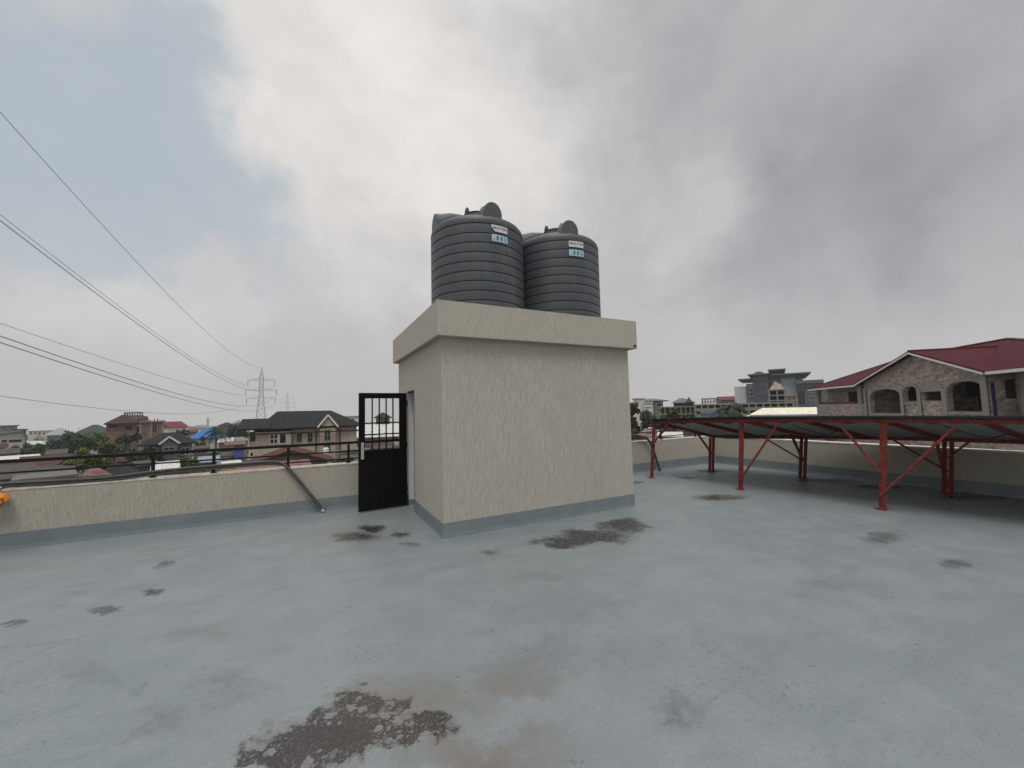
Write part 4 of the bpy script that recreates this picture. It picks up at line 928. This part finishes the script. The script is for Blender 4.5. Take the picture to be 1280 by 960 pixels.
H_('house', 'red-roofed pale house on the skyline left of the big grey office', 'house', 902, 924, 150, 500, 495, 'pink', 'r_red', 'gable', 10, rot=.2, wins=[(906, 910, 501.5, 504), (914, 918, 501.5, 504)])
H_('shed', 'blue-grey sheet-clad shed left of the palm above the panels', 'shed', 875, 897, 68, 517.5, 516.8, 'container', 'container', 'flat', 8, over=.05)

# big modern office
s = House('office_tower', 'big slate-grey modern office with stepped flying canopy roofs', 'building', 918, 1034, 122)
def blk(name, px0, px1, y, v0, v1, mat, z0=0): a = MB(); a.box(s.u(px0), s.u(px1), v0, v1, z0, s.h(y, (px0+px1)/2)); return s.part(name, a, mat)
def can(px0, px1, y0, y1, v0, v1):
    a = MB(); u0, u1 = s.u(px0), s.u(px1); m_ = (px0+px1)/2; z0, z1 = s.h(y1, m_), s.h(y0, m_); i = (u1-u0)*.10
    a.solid([(u0+i,v0+1.5,z0),(u1-i,v0+1.5,z0),(u1-i,v1-1.5,z0),(u0+i,v1-1.5,z0),(u0,v0,z1-.35),(u1,v0,z1-.35),(u1,v1,z1-.35),(u0,v1,z1-.35),(u0,v0,z1),(u1,v0,z1),(u1,v1,z1),(u0,v1,z1)],
            [(3,2,1,0),(0,1,5,4),(1,2,6,5),(2,3,7,6),(3,0,4,7),(4,5,9,8),(5,6,10,9),(6,7,11,10),(7,4,8,11),(8,9,10,11)]); return s.part('canopy', a, 'canopy')
blk('white_wing', 919.5, 934, 483.3, -1.0, 12, 'panel_grey'); blk('white_wing', 934.001, 943, 479.5, 1.0, 12, 'panel_grey'); main = blk('main_block', 943.2, 962, 470.5, -3, 12, 'slate'); blk('stair_core', 962.01, 978, 465.5, 0, 12, 'slate'); blk('right_block', 978.01, 997, 472, .6, 12, 'panel_grey'); blk('right_wing', 997.01, 1033, 479.5, -1, 11, 'slate')
blk('upper_storey', 997.02, 1006, 471.5, 2, 10, 'panel_grey')
can(925, 944, 473.6, 476.8, -2, 13); can(938, 964, 468.2, 471.6, -5, 13); can(963, 985, 461.8, 465.8, -2.5, 12); can(966, 1016, 466.8, 472, -2.5, 13)
a = MB(); a.box(s.u(995), s.u(1031), -2.2, 11.5, s.h(479.5,1010), s.h(475.6,1010)); s.part('canopy', a, 'canopy')
a = MB(); n = 10
a.solid([(s.u(942)+ (s.u(960)-s.u(942))*i/n, 0, s.h(468.2,951)+1.0*math.sin(math.pi*i/n)) for i in range(n+1)]+[(s.u(942)+ (s.u(960)-s.u(942))*i/n, 10, s.h(468.2,951)+1.0*math.sin(math.pi*i/n)) for i in range(n+1)], [(i,i+1,i+n+2,i+n+1) for i in range(n)]+[tuple(range(n,-1,-1))]); s.part('vault_roof', a, 'slate')
for r_i, y_ in enumerate((476, 485.5, 494.5)):
    for i in range(7): s.window(944.6+2.35*i, 945.9+2.35*i, y_, y_+1.3, v=-3, frame='slate')
for i in range(3): s.window(938.3, 941.8, 487+i*5, 489+i*5, v=1.0, frame='panel_grey')
for i in range(4):
    for j in range(3): s.window(1009+5.2*i, 1012.6+5.2*i, 491+j*5.0, 494.6+j*5.0, 'split', v=-1, frame='panel_grey')
for i in range(2): s.window(999+4*i, 1002+4*i, 489, 505, v=-1, frame='slate')
for i in range(2): s.window(999.5+4*i, 1001.5+4*i, 472.8, 474.8, v=2, frame='panel_grey', pane='dark_void')
s.window(979, 985, 474, 484, 'grid', v=.6, frame='panel_grey', pane='paleblue'); s.window(986.5, 993, 474, 484, 'grid', v=.6, frame='panel_grey', pane='paleblue')
# scaffold-like unfinished annex in front of it
s, hs = skeleton('bare concrete annex frame with rubble top against the grey office', 962, 983, 112, (486.5, 493.5, 500), 2, 5)
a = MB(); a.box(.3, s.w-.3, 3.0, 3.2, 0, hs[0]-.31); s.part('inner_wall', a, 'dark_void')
a = MB()
for i in range(9):
    x = s.w*(.1+.08*i); a.box(x, x+.8, .2+.2*(i % 3), 1.6, hs[0]+.001, hs[0]+.5+1.9*math.sin(i*.42)*random.uniform(.6, 1))
s.part('rubble_wall', a, 'cream')
s, hs = skeleton('narrow tan brick annex right of the bare concrete annex', 984, 996, 110, (494, 500), 2, 5); a = MB(); a.box(.2, s.w-.2, .1, 4, 0, hs[0]-.31); s.part('inner_wall', a, 'brick')
# cream hall
s = House('hall', 'low hall with wide cream sheet roof beside the wine-roofed building', 'hall', 934, 1020, 50)
zr, ze = s.h(509.8, 985), s.h(519.5, 985); a = MB(); a.box(.8, s.w, 0, 9, 0, ze-.3); s.part('wall', a, 'grey')
a = MB(); ul = s.u(951); a.solid([(-.2,-.6,ze),(s.w+.3,-.6,ze),(s.w+.3,5,zr),(ul,5,zr),(-.2,10,ze),(s.w+.3,10,ze)], [(0,1,2,3),(3,2,5,4),(0,3,4),(1,5,2),(4,5,1,0)]); s.part('roof', a, 'r_cream')
a = MB(); a.box(-.2, s.w+.3, -.68, -.61, ze-.28, ze+.02); s.part('gutter', a, 'white')
H_('shed', 'grey-blue shed roof directly behind the panels below the cream hall', 'shed', 935, 1024, 40, 527, 521.5, 'grey', 'container', 'mono', 5, over=.1)
# low quarter seen under the rail right of the box
rws = [(786, 806, 75, 546, 541, 'pink', 'r_pinkish', 'pink hut nearest the stair box under the right rail'), (803, 826, 88, 540.5, 536, 'white', 'r_zinc', 'white-walled zinc hut behind the first red post'), (822, 850, 70, 546, 541, 'pink', 'r_pale', 'pink hut with pale roof under the first rafter'), (844, 868, 95, 539, 535, 'grey', 'r_pinkish', 'faded red roof hut behind the panel front edge'),
       (790, 818, 110, 536, 532.5, 'concrete', 'r_pale', 'long pale roof at the foot of the right trees'), (826, 846, 118, 533.5, 530, 'mud', 'r_rust', 'rusty hut below the yellow-posted house'), (848, 872, 125, 531, 527.5, 'cream', 'r_zinc', 'zinc hut right of the rusty hut below the balconies')]
for px0, px1, dep, ye, yr, wl, rf, lb in rws: H_('shack', lb, 'shack', px0, px1, dep, ye, yr, wl, rf, 'gable', 6, random.uniform(-.2, .2), .3, group='huts below the terrace right of the stair box')

# ------------------------------------------------------------------ wine-roofed block building on the right
Lh = rt0
def RB(lat, dep): return Vector((Lh.x*lat+fh.x*dep, Lh.y*lat+fh.y*dep, 0))
PL, PR = RB(29.7, 33.0), RB(26.8, 22.0); U = (PR-PL).normalized(); WF = (PR-PL).length
ang = math.atan2(U.y, U.x)
root = empty('house', (PL.x, PL.y, GROUND), ang, 'large unfinished block house with wine-red roof and arched balconies on the right', 'house')
def up_(px, v=0.0):          # u of column px on the plane v of that house
    rho = (px-640)/F; V = Vector((-U.y, U.x, 0)); a0 = PL+V*v; # lat/dep of a0
    la, da, lu, du = a0.dot(Lh), a0.dot(fh), U.dot(Lh), U.dot(fh); return (rho*da-la)/(lu-rho*du)
def zp(px, py, v=0.0):
    u = up_(px, v); V = Vector((-U.y, U.x, 0)); p = PL+U*u+V*v; return at(px, py, p.dot(fh)).z-GROUND
FLOOR = zp(1160, 524); EAVE = H+1.58-GROUND; APEX = H+3.48-GROUND; RIDGE = H+4.15-GROUND
def arch(px0, px1, ytop, ybot, n=12, sq=.45):
    u0, u1 = up_(px0), up_(px1); zt, zb = zp((px0+px1)/2, ytop), zp((px0+px1)/2, ybot); wv_ = u1-u0; rise = min((zt-zb)*sq, wv_/2)
    return [(u0, zb), (u1, zb)]+[((u0+u1)/2+wv_/2*math.copysign(abs(math.cos(t))**.75, math.cos(t)), zt-rise+rise*math.sin(t)**.75 if 0 < i < n else zt-rise) for i, t in ((i, math.pi*i/n) for i in range(n+1))], (u0, u1, zb, zt)
holes, frames = [], []
for q in ((1087, 1125.5, 486.5, 516.5), (1129, 1147, 483, 502), (1183.5, 1230, 476.5, 514.5)):
    h, fr = arch(*q, sq=.40 if q[0] != 1129 else .6); holes.append(h); frames.append(h)
u0, u1 = up_(1152), up_(1177); wz0, wz1 = zp(1164, 501), zp(1164, 489.5); holes.append([(u0,wz0),(u1,wz0),(u1,wz1),(u0,wz1)])
UA = up_(1139, -.5)
outer = [(0, FLOOR-.05), (WF, FLOOR-.05), (WF, EAVE+.05), (UA, APEX-.12), (0, EAVE+.05)]
vs, fs = shape2d(outer, holes, .25)
a = MB(); a.solid(vs, fs); part('gable_wall', a, 'block', root)
# smooth concrete bands round the openings, ring beam and columns
def band(loop, wd_):
    c = Vector((sum(x for x, z in loop)/len(loop), sum(z for x, z in loop)/len(loop))); out = []
    for i, (x, z) in enumerate(loop):
        p = Vector(loop[i-1]); q = Vector(loop[(i+1) % len(loop)]); t = (q-p).normalized(); n_ = Vector((t.y, -t.x)); 
        if n_.dot(Vector((x, z))-c) < 0: n_ = -n_
        out.append((x+n_.x*wd_, z+n_.y*wd_))
    return out
for lp in frames:
    vs, fs = shape2d(band(lp, .22), [lp], .06); a = MB(); a.solid([(x, y-.061, z) for x, y, z in vs], fs); part('arch_surround', a, 'concrete', root)
a = MB(); a.box(up_(1146.5), up_(1179.5), -.055, -.001, wz1, zp(1164, 484)); n = 10; uc, hw = (u0+u1)/2, (u1-u0)/2+.05
a.solid([(uc+hw*math.cos(math.pi*i/n), -.055, zp(1164,484)+.50*math.sin(math.pi*i/n)) for i in range(n+1)]+[(uc+hw*math.cos(math.pi*i/n), -.002, zp(1164,484)+.50*math.sin(math.pi*i/n)) for i in range(n+1)], [tuple(range(n+1))]+[(i,i+n+1,i+n+2,i+1) for i in range(n)]); part('window_head', a, 'concrete', root)
a = MB()
for px in (1127, 1148.5, 1179.8): u = up_(px); a = MB(); a.box(u-.17, u+.17, -.085, -.062, FLOOR, zp(px, 486)); part('column', a, 'concrete', root)
for q in ((.0, .35, EAVE-.4), (WF-.42, WF, EAVE)): a = MB(); a.box(q[0], q[1], -.09, -.0625, FLOOR-1, q[2]); part('column', a, 'concrete', root)
a = MB(); a.box(-.1, WF+.1, -.14, -.003, FLOOR-.40, FLOOR-.06); a.box(-9, 20, .26, 13.0, FLOOR-.42, FLOOR-.06); part('floor_slab', a, 'concrete', root)
# storeys below
a = MB(); a.box(-8.0, 18, .4, 12.6, 0, FLOOR-.43); part('lower_wall', a, 'block', root)
# inner walls of the balconies
a = MB(); a.box(up_(1030, 1.2), -.3, 1.2, 12.5, FLOOR, EAVE-.1); a.box(-.299, 4.9, 2.6, 12.5, FLOOR, EAVE-.1); a.box(4.901, 18, 2.9, 12.5, FLOOR, EAVE-.1); a.box(.02, .25, .26, 2.59, FLOOR, EAVE); a.box(5.6, 5.8, .26, 2.89, FLOOR, EAVE); part('inner_wall', a, 'block', root)
a = MB(); a.box(-8.5, 18, .26, 2.5, EAVE-.06, EAVE-.02); part('ceiling', a, 'concrete_dark', root)
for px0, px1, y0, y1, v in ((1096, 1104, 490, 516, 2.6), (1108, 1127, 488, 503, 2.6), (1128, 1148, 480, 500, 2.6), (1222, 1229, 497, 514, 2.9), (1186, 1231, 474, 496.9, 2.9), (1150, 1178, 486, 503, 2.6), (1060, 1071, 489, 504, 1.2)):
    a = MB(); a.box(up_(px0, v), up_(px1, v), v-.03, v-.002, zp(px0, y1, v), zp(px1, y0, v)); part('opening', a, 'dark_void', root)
# left veranda
a = MB(); uq = up_(1074); a.box(-8.1, -.01, -.0, .2, FLOOR-.1, zp(1046, 505.3)); part('balcony_wall', a, 'block', root)
a = MB(); a.box(-8.2, -7.85, -.03, .3, FLOOR-1.0, EAVE-.1); part('column', a, 'concrete', root)
a = MB(); a.box(up_(1071.5), up_(1076), -.05, .32, FLOOR-1.0, EAVE-.1); part('column', a, 'concrete', root)
a = MB(); a.box(-8.1, -1.5, .05, .15, zp(1046, 505.2), zp(1046, 502.5)); part('balcony_rail', a, 'r_red', root)
# right recess
a = MB(); a.box(WF+.01, WF+.6, 1.2, 1.5, FLOOR, EAVE-.1); a.box(WF+.601, 19, 1.2, 1.5, FLOOR, zp(1268, 498, 1.2)); part('recess_wall', a, 'block', root)
a = MB(); a.box(up_(1277, 1.1), up_(1277, 1.1)+.5, 1.0, 1.19, FLOOR-.3, EAVE-.1); part('column', a, 'concrete', root)
def vp_(px, u):
    rho = (px-640)/F; V = Vector((-U.y, U.x, 0)); a0 = PL+U*u; la, da, lv, dv = a0.dot(Lh), a0.dot(fh), V.dot(Lh), V.dot(fh); return (rho*da-la)/(lv-rho*dv)
def zv(px, py, u): V = Vector((-U.y, U.x, 0)); p = PL+U*u+V*vp_(px, u); return at(px, py, p.dot(fh)).z-GROUND
a = MB(); a.box(WF-.25, WF-.002, .26, 1.19, FLOOR, EAVE-.1); part('side_wall', a, 'block', root)
a = MB(); a.box(WF-.001, WF+.004, vp_(1238, WF), vp_(1243, WF), FLOOR, FLOOR+2.15); part('shutter', a, 'purple_door', root)
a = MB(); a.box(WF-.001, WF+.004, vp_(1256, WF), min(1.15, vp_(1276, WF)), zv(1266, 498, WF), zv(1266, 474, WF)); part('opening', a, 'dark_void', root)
# roofs
def sheet(a, pts, t=.10): a.solid(list(pts)+[(x, y, z-t) for x, y, z in pts], [tuple(range(len(pts))), tuple(reversed(range(len(pts), 2*len(pts))))]+[(i, i+len(pts), (i+1) % len(pts)+len(pts), (i+1) % len(pts)) for i in range(len(pts))])
a = MB(); e0, e1, vb, rv = -9.0, 20.0, 13.4, 6.0; rl, rr_ = -4.6, 5.0; ve = -.40; vx = ve+(APEX-EAVE)/(RIDGE-EAVE)*(rv-ve); gl, gr_ = -.45, WF+.45
sheet(a, [(e0,ve,EAVE), (gl,ve,EAVE), (rl,rv,RIDGE)]); sheet(a, [(gl,ve,EAVE), (UA,vx,APEX), (rr_,rv,RIDGE), (rl,rv,RIDGE)]); sheet(a, [(UA,vx,APEX), (gr_,ve,EAVE), (e1,ve,EAVE), (rr_,rv,RIDGE)]); sheet(a, [(e1,vb,EAVE), (e0,vb,EAVE), (rl,rv,RIDGE), (rr_,rv,RIDGE)]); sheet(a, [(e0,vb,EAVE), (e0,ve,EAVE), (rl,rv,RIDGE)]); sheet(a, [(e1,ve,EAVE), (e1,vb,EAVE), (rr_,rv,RIDGE)])
part('roof', a, 'r_wine', root)
a = MB(); g0, g1 = gl, gr_; zg = APEX+.02; ze_ = EAVE+.02; vf = -.5
sheet(a, [(g0,vf,ze_), (UA,vf,zg), (UA,vx,zg), (g0,ve+.01,ze_)][::-1]); sheet(a, [(UA,vf,zg), (g1,vf,ze_), (g1,ve+.01,ze_), (UA,vx,zg)][::-1])
gr = part('gable_roof', a, 'r_wine', root)
a = MB(); a.bar((UA,vf,zg+.03), (UA,vx,zg+.03), .22, .06); a.build('ridge_cap', 'r_red', gr)
a = MB()
for x in (g0, g1): a.bar((x,vf-.02,ze_-.16), (UA,vf-.02,zg-.16), .03, .11, side=(0,1,0))
part('barge_board', a, 'frame_white', root)
for q in ((g1+.02, e1, EAVE-.03), (e0, g0-.02, EAVE-.06)): a = MB(); a.box(q[0], q[1], ve-.04, ve-.005, EAVE-.20, q[2]); part('fascia', a, 'frame_white', root)
a = MB(); a.bar((rl,rv,RIDGE+.03), (rr_,rv,RIDGE+.03), .3, .06); a.bar((rr_,rv,RIDGE+.03), (e1,ve,EAVE+.03), .25, .05); a.bar((rl,rv,RIDGE+.03), (e0,ve,EAVE+.03), .25, .05); part('ridge_cap', a, 'r_pinkish', root)

# ------------------------------------------------------------------ pylons and lines
def pylon(px, dep, ytop, label, base=GROUND):
    b = plan(px, dep); top = zat(px, ytop, dep)-GROUND; line_dir = (plan(359, 563)-plan(326, 258)).normalized(); across = Vector((line_dir.y, -line_dir.x, 0))
    t = empty('pylon', (b.x, b.y, GROUND), math.atan2(across.y, across.x), label, 'pylon', 'lattice pylons of the power line')
    k_ = top/45.0; th = .10
    a = MB()
    def hw(z): return (3.6*(1-z/28)+1.05*(z/28)) if z < 28 else (1.05 if z < 38 else 1.05*(1-(z-38)/7.0)+.05)
    lev = [0, 6, 11.5, 16, 20, 23.5, 26, 28, 30, 32, 34, 36, 38, 40.5, 43, 45]
    for z0, z1 in zip(lev, lev[1:]):
        c0 = [Vector((sx*hw(z0), sy*hw(z0), z0))*k_ for sx, sy in ((-1,-1),(1,-1),(1,1),(-1,1))]; c1 = [Vector((sx*hw(z1), sy*hw(z1), z1))*k_ for sx, sy in ((-1,-1),(1,-1),(1,1),(-1,1))]
        for i in range(4):
            j = (i+1) % 4; a.bar(c0[i], c1[i], th*1.5); a.bar(c0[i], c1[j], th*.8); a.bar(c0[j], c1[i], th*.8); a.bar(c1[i], c1[j], th*.8)
    part('tower', a, 'galvanized', t); tips = []
    for z, L in ((24.5, 8.0), (30.0, 8.6), (36.5, 7.5)):
        for sg in (-1, 1):
            a = MB(); h0 = hw(z)
            for sy in (-1, 1):
                a.bar(Vector((sg*h0, sy*h0, z))*k_, Vector((sg*L, 0, z+.2))*k_, th*1.2); a.bar(Vector((sg*h0, sy*h0, z+1.6))*k_, Vector((sg*L, 0, z+.4))*k_, th*1.1)
                for q in (.3, .6): p = Vector((sg*h0, sy*h0, z)).lerp(Vector((sg*L,0,z+.2)), q); p2 = Vector((sg*h0, sy*h0, z+1.6)).lerp(Vector((sg*L,0,z+.4)), q); a.bar(p*k_, p2*k_, th*.7)
            arm = part('cross_arm', a, 'galvanized', t)
            a = MB(); a.tube([Vector((sg*L,0,z+.2))*k_, Vector((sg*L,0,z-3.2))*k_], .14, 6); a.build('insulator', 'dark_void', arm)
            tips.append(b+across*(sg*L*k_)+Vector((0,0,GROUND+(z-3.2)*k_)))
    return t, tips, b+Vector((0,0,GROUND+45*k_)), line_dir
pt, tips, peak, ld = pylon(326, 258, 460, 'nearer steel lattice pylon rising behind the dark-roofed villa')
pylon(359, 563, 490, 'smaller far lattice pylon to the right of the near one')
a = MB(); b_ = plan(260, 420)
for sx in (-1, 1):
    for sy in (-1, 1): a.bar((sx*1.0, sy*1.0, 0), (sx*.3, sy*.3, zat(260, 522, 420)-GROUND), .3)
for i in range(8): z = (zat(260, 522, 420)-GROUND)*i/8; a.bar((-.9, -.9, z), (.8, .8, z+2), .2); a.bar((.9, -.9, z), (-.8, .8, z+2), .2)
o = a.build('radio_mast', 'galvanized'); o.location = (b_.x, b_.y, GROUND); tag(o, 'thin distant radio mast above the blue hall', 'mast')
def wire(att, pts, label, gap=0.0):
    """parabola in the vertical plane of the line through the attachment point, fitted to two sighted points"""
    nrm = Vector((ld.y, -ld.x, 0)); S = [(0.0, att.z)]
    for px, py in pts:
        d = ray(px, py); q = (att-CAM).dot(nrm)/d.dot(nrm); P = CAM+d*q; S.append(((att-P).dot(ld), P.z))
    (s0, z0), (s1, z1), (s2, z2) = S; c = ((z2-z0)/s2-(z1-z0)/s1)/(s2-s1); b2 = (z1-z0)/s1-c*s1
    send = s2+25; n = 60; a = MB()
    P = []
    for i in range(n+1):
        s_ = send*i/n; p = att-ld*s_; P.append(Vector((p.x, p.y, z0+b2*s_+c*s_*s_)))
    rad = [.075-.048*i/n for i in range(n+1)]
    a.tube(P, rad, 6)
    tag(a.build('power_line', 'wire'), label, 'cable', 'cables of the overhead power line')
    return S
wire(peak, [(180, 337), (0, 140)], 'highest single cable running from the pylon peak to the upper left')
L = {}
# tips: 0 low-left 1 low-right 2 mid-left 3 mid-right 4 top-left 5 top-right
wire(tips[4], [(220, 434), (0, 268)], 'upper of the close cable pair below the highest cable')
wire(tips[5], [(215, 435), (0, 275.5)], 'lower of the close cable pair below the highest cable')
wire(tips[2], [(175, 462), (0, 404)], 'topmost of the three flatter cables at the middle left')
wire(tips[3], [(200, 486), (0, 420)], 'middle one of the three flatter cables at the middle left')
wire(tips[1], [(205, 493), (0, 428)], 'bottom one of the three flatter cables at the middle left')
wire(tips[0], [(150, 513), (0, 495)], 'lowest almost level cable just above the left rooftops')

# ------------------------------------------------------------------ trees
def crown(mb, c, rx, ry, rz, n, leaf, rng, lumps=9):
    cl = []
    for i in range(lumps):
        d = Vector((rng.gauss(0,1), rng.gauss(0,1), rng.gauss(0,1)*.9)).normalized()*rng.uniform(.35, .80); cl.append((Vector((c.x+d.x*rx, c.y+d.y*ry, c.z+d.z*rz)), rng.uniform(.28, .5)))
    for i in range(n):
        p0, f = rng.choice(cl); d = Vector((rng.gauss(0,1), rng.gauss(0,1), rng.gauss(0,1))).normalized()*(rng.random()**.45)*f
        p = p0+Vector((d.x*rx, d.y*ry, d.z*rz)); s = leaf*rng.uniform(.6, 1.3)
        nrm = (d*1.2+Vector((rng.gauss(0,.6), rng.gauss(0,.6), rng.gauss(0,.6)+.5))).normalized(); t = nrm.cross(Vector((rng.gauss(0,1), rng.gauss(0,1), rng.gauss(0,1)))).normalized(); q = nrm.cross(t)
        mb.poly([p-t*s, p-q*s*.45, p+t*s, p+q*s*.45])
    return cl
def tree(px0, px1, y0, y1, dep, mat, label, seed, n=1500, leaf=.32, name='tree', group=None):
    rng = random.Random(seed); m_ = (px0+px1)/2; zt, zb = zat(m_, y0, dep), zat(m_, y1, dep); rx = (px1-px0)/2*dep/F; rz = (zt-zb)/2; b = plan(m_, dep)
    t = empty(name, (b.x, b.y, GROUND), rng.random()*6, label, name if name != 'tree' else 'tree', group)
    c = Vector((0, 0, (zt+zb)/2-GROUND)); a = MB(); cl = crown(a, c, rx, rx*.9, rz, n, leaf, rng); part('crown', a, mat, t)
    a = MB(); base = max(.3, c.z-rz*.6); r0 = .05*max(2, c.z)*.5
    a.tube([(0,0,0), (.05,.03,base*.5), (.0,.05,base)], [r0, r0*.8, r0*.65], 8)
    for p, f in cl[:6]: a.tube([(0,.05,base), Vector((0,0,base)).lerp(p, .5)+Vector((0,0,.2)), p], [r0*.5, r0*.3, r0*.1], 6)
    part('trunk', a, 'bark', t); return t
def palm(px, ytop, dep, R_, label, seed, nf=20):
    rng = random.Random(seed); b = plan(px, dep); h = zat(px, ytop, dep)-GROUND
    t = empty('palm_tree', (b.x, b.y, GROUND), 0, label, 'palm tree')
    a = MB(); a.tube([(0,0,0), (.15,.05,h*.4), (.05,.1,h)], [.24, .19, .16], 10); part('trunk', a, 'bark', t); a = MB()
    for i in range(nf):
        an = 2*math.pi*i/nf*1.618*2+rng.uniform(-.2,.2); el = rng.uniform(-.25, 1.15); L = R_*rng.uniform(.85, 1.15); P = []
        for j in range(9):
            u = j/8; r_ = L*(u*math.cos(el)*(1-.12*u)+.0); z = h+L*(u*math.sin(el)-u*u*(.55+.25*math.cos(el))); P.append(Vector((math.cos(an)*r_+.05, math.sin(an)*r_+.1, z)))
        a.tube(P, [.035*(1-.8*j/8) for j in range(9)], 4)
        sd_ = Vector((-math.sin(an), math.cos(an), 0))
        for j in range(1, 8):
            for q in (0, .5):
                p = P[j].lerp(P[min(j+1, 8)], q); d = (P[j+1]-P[j]).normalized(); ln = R_*.24*math.sin(math.pi*(j+q)/9.2+.25)
                for sg in (-1, 1):
                    e = p+sd_*sg*ln+d*ln*.55-Vector((0,0,ln*.45)); a.poly([p-d*.07, p+d*.10, e])
    part('crown', a, 'palm', t)
tree(20, 44, 553, 572, 95, 'leaf_mid', 'mid green bushy tree nearest the warehouse at the left', 1)
tree(36, 62, 555, 573, 92, 'leaf_mid', 'second mid green bush right of the one by the warehouse', 2)
tree(60, 88, 540, 572, 108, 'leaf_dark', 'dark blue-green tree below the pale blue-grey roof', 3, 1600, .45)
tree(82, 110, 537, 572, 102, 'leaf_dark', 'tall dark tree left of the bright big tree', 4, 1600, .45)
tree(104, 146, 537, 570, 78, 'leaf_mid', 'big bright green tree in front of the brown-roofed building', 5, 2600, .34)
tree(128, 160, 543, 573, 76, 'leaf_mid', 'dense green tree at the right flank of the big bright one', 6, 1800, .34)
tree(148, 177, 536.5, 562, 84, 'leaf_dark', 'round dark green tree before the brick walls', 7, 1300, .32)
tree(90, 124, 561, 580, 60, 'leaf_bright', 'yellow-green bushy tree below the big bright tree', 8, 1500, .28)
tree(112, 146, 565, 592, 54, 'leaf_bright', 'yellow-green bush behind the pink pyramid hut', 9, 1500, .28)
tree(80, 108, 572, 594, 52, 'leaf_bright', 'low yellow-green bush at the right end of the long rusty roof', 10, 1300, .26)
tree(156, 186, 560, 584, 60, 'leaf_dark', 'dark shrubby tree under the dark bungalow', 11, 1600, .3)
tree(180, 206, 553, 584, 63, 'leaf_dark', 'dark tree against the bungalow front', 12, 1500, .3)
tree(214, 240, 570, 590, 56, 'leaf_bright', 'yellow-green bush right of the white lean-to', 13, 1400, .26)
tree(232, 256, 573, 592, 54, 'leaf_mid', 'green bush left of the flat-roofed blue kiosk', 14, 1300, .26)
tree(222, 250, 590, 606, 44, 'leaf_dark', 'dark bush just over the parapet below the bushes', 15, 1200, .22)
tree(246, 262, 546, 562, 100, 'leaf_olive', 'olive tree left of the front palm trunk', 16, 900, .3)
tree(286, 300, 531, 553, 128, 'leaf_dark', 'dark tree right of the second palm', 17, 1000, .4)
tree(297, 311, 533, 553, 122, 'leaf_dark', 'dark tree against the left end of the villa roof', 18, 1000, .4)
tree(222, 240, 536, 546, 128, 'leaf_dark', 'small dark tree under the white red-roofed house', 19, 800, .3)
tree(420, 446, 571, 584, 34, 'leaf_olive', 'scrubby olive bush right of the villa just over the parapet', 20, 1200, .16)
palm(270, 540, 85, 3.4, 'palm with drooping fronds before the blue hall', 31, 24)
palm(291, 533, 132, 4.2, 'slightly farther palm between the blue hall and the villa', 32, 20)
palm(914, 511, 45, 2.5, 'palm crown rising over the panels beside the cream hall', 33, 26)
tree(779, 800, 500, 522, 62, 'leaf_olive', 'tall olive tree directly at the right edge of the stair box', 40, 1500, .26)
tree(776, 800, 519, 548, 58, 'leaf_olive', 'lower olive tree beside the stair box under the taller one', 41, 1700, .26)
tree(798, 818, 509, 543, 92, 'leaf_dark', 'dark tree below the white stair block', 42, 1400, .36)
tree(812, 834, 511, 543, 90, 'leaf_dark', 'dark tree below the dark canopy block', 43, 1400, .36)
tree(832, 852, 509.5, 543, 88, 'leaf_dark', 'dark tree before the yellow balcony posts', 44, 1400, .36)
tree(850, 872, 513, 543, 86, 'leaf_olive', 'olive tree left of the blue-grey shed', 45, 1300, .34)

rng = random.Random(99); a = MB()
def scrub(px0, px1, d0, d1, n, smax):
    for i in range(n):
        dep = d0*(d1/d0)**rng.random(); b = plan(rng.uniform(px0, px1), dep); h = rng.uniform(.8, smax); r_ = rng.uniform(.8, 2.2)*(1+dep/300)
        for j in range(46):
            d = Vector((rng.gauss(0,.45)*r_, rng.gauss(0,.45)*r_, abs(rng.gauss(0,.5))*h)); p = Vector((b.x, b.y, GROUND+.1-(0 if dep < 330 else (dep-330)*.03)))+d; s_ = rng.uniform(.22, .5)*(1+dep/260)
            t = Vector((rng.gauss(0,1), rng.gauss(0,1), rng.gauss(0,.6))).normalized(); q = t.cross(Vector((rng.gauss(0,1), rng.gauss(0,1), rng.gauss(0,1)))).normalized(); a.poly([p-t*s_, p-q*s_*.5, p+t*s_, p+q*s_*.5])
scrub(-40, 320, 86, 420, 300, 4.0); scrub(780, 900, 60, 300, 90, 4.0); scrub(420, 520, 60, 330, 70, 3.5); scrub(-40, 320, 40, 90, 60, 3.0)
tag(a.build('undergrowth', 'leaf_dark'), 'dark scrub and low greenery filling the ground between the roofs', 'undergrowth', kind='stuff')
g = MB(); g.box(-735, 735, -735, 735, -25, 62); hz = g.build('haze'); hz['kind'] = 'stuff'; hz['label'] = 'thin humid haze in the air over the whole quarter'; hz['category'] = 'haze'
m = bpy.data.materials.new('haze_air'); m.use_nodes = True; n_ = m.node_tree; n_.nodes.clear(); out = n_.nodes.new('ShaderNodeOutputMaterial'); pv = n_.nodes.new('ShaderNodeVolumePrincipled')
pv.inputs['Color'].default_value = (.86, .88, .90, 1); pv.inputs['Density'].default_value = .00045; pv.inputs['Anisotropy'].default_value = .2; n_.links.new(pv.outputs[0], out.inputs['Volume']); hz.data.materials.clear(); hz.data.materials.append(m)

# ------------------------------------------------------------------ render settings
vs_ = scene.view_settings; vs_.view_transform = 'Standard'; vs_.look = 'None'; vs_.exposure = 0; vs_.gamma = 1; vs_.use_curve_mapping = False
scene.cycles.max_bounces = 8; scene.cycles.diffuse_bounces = 4; scene.cycles.use_denoising = True
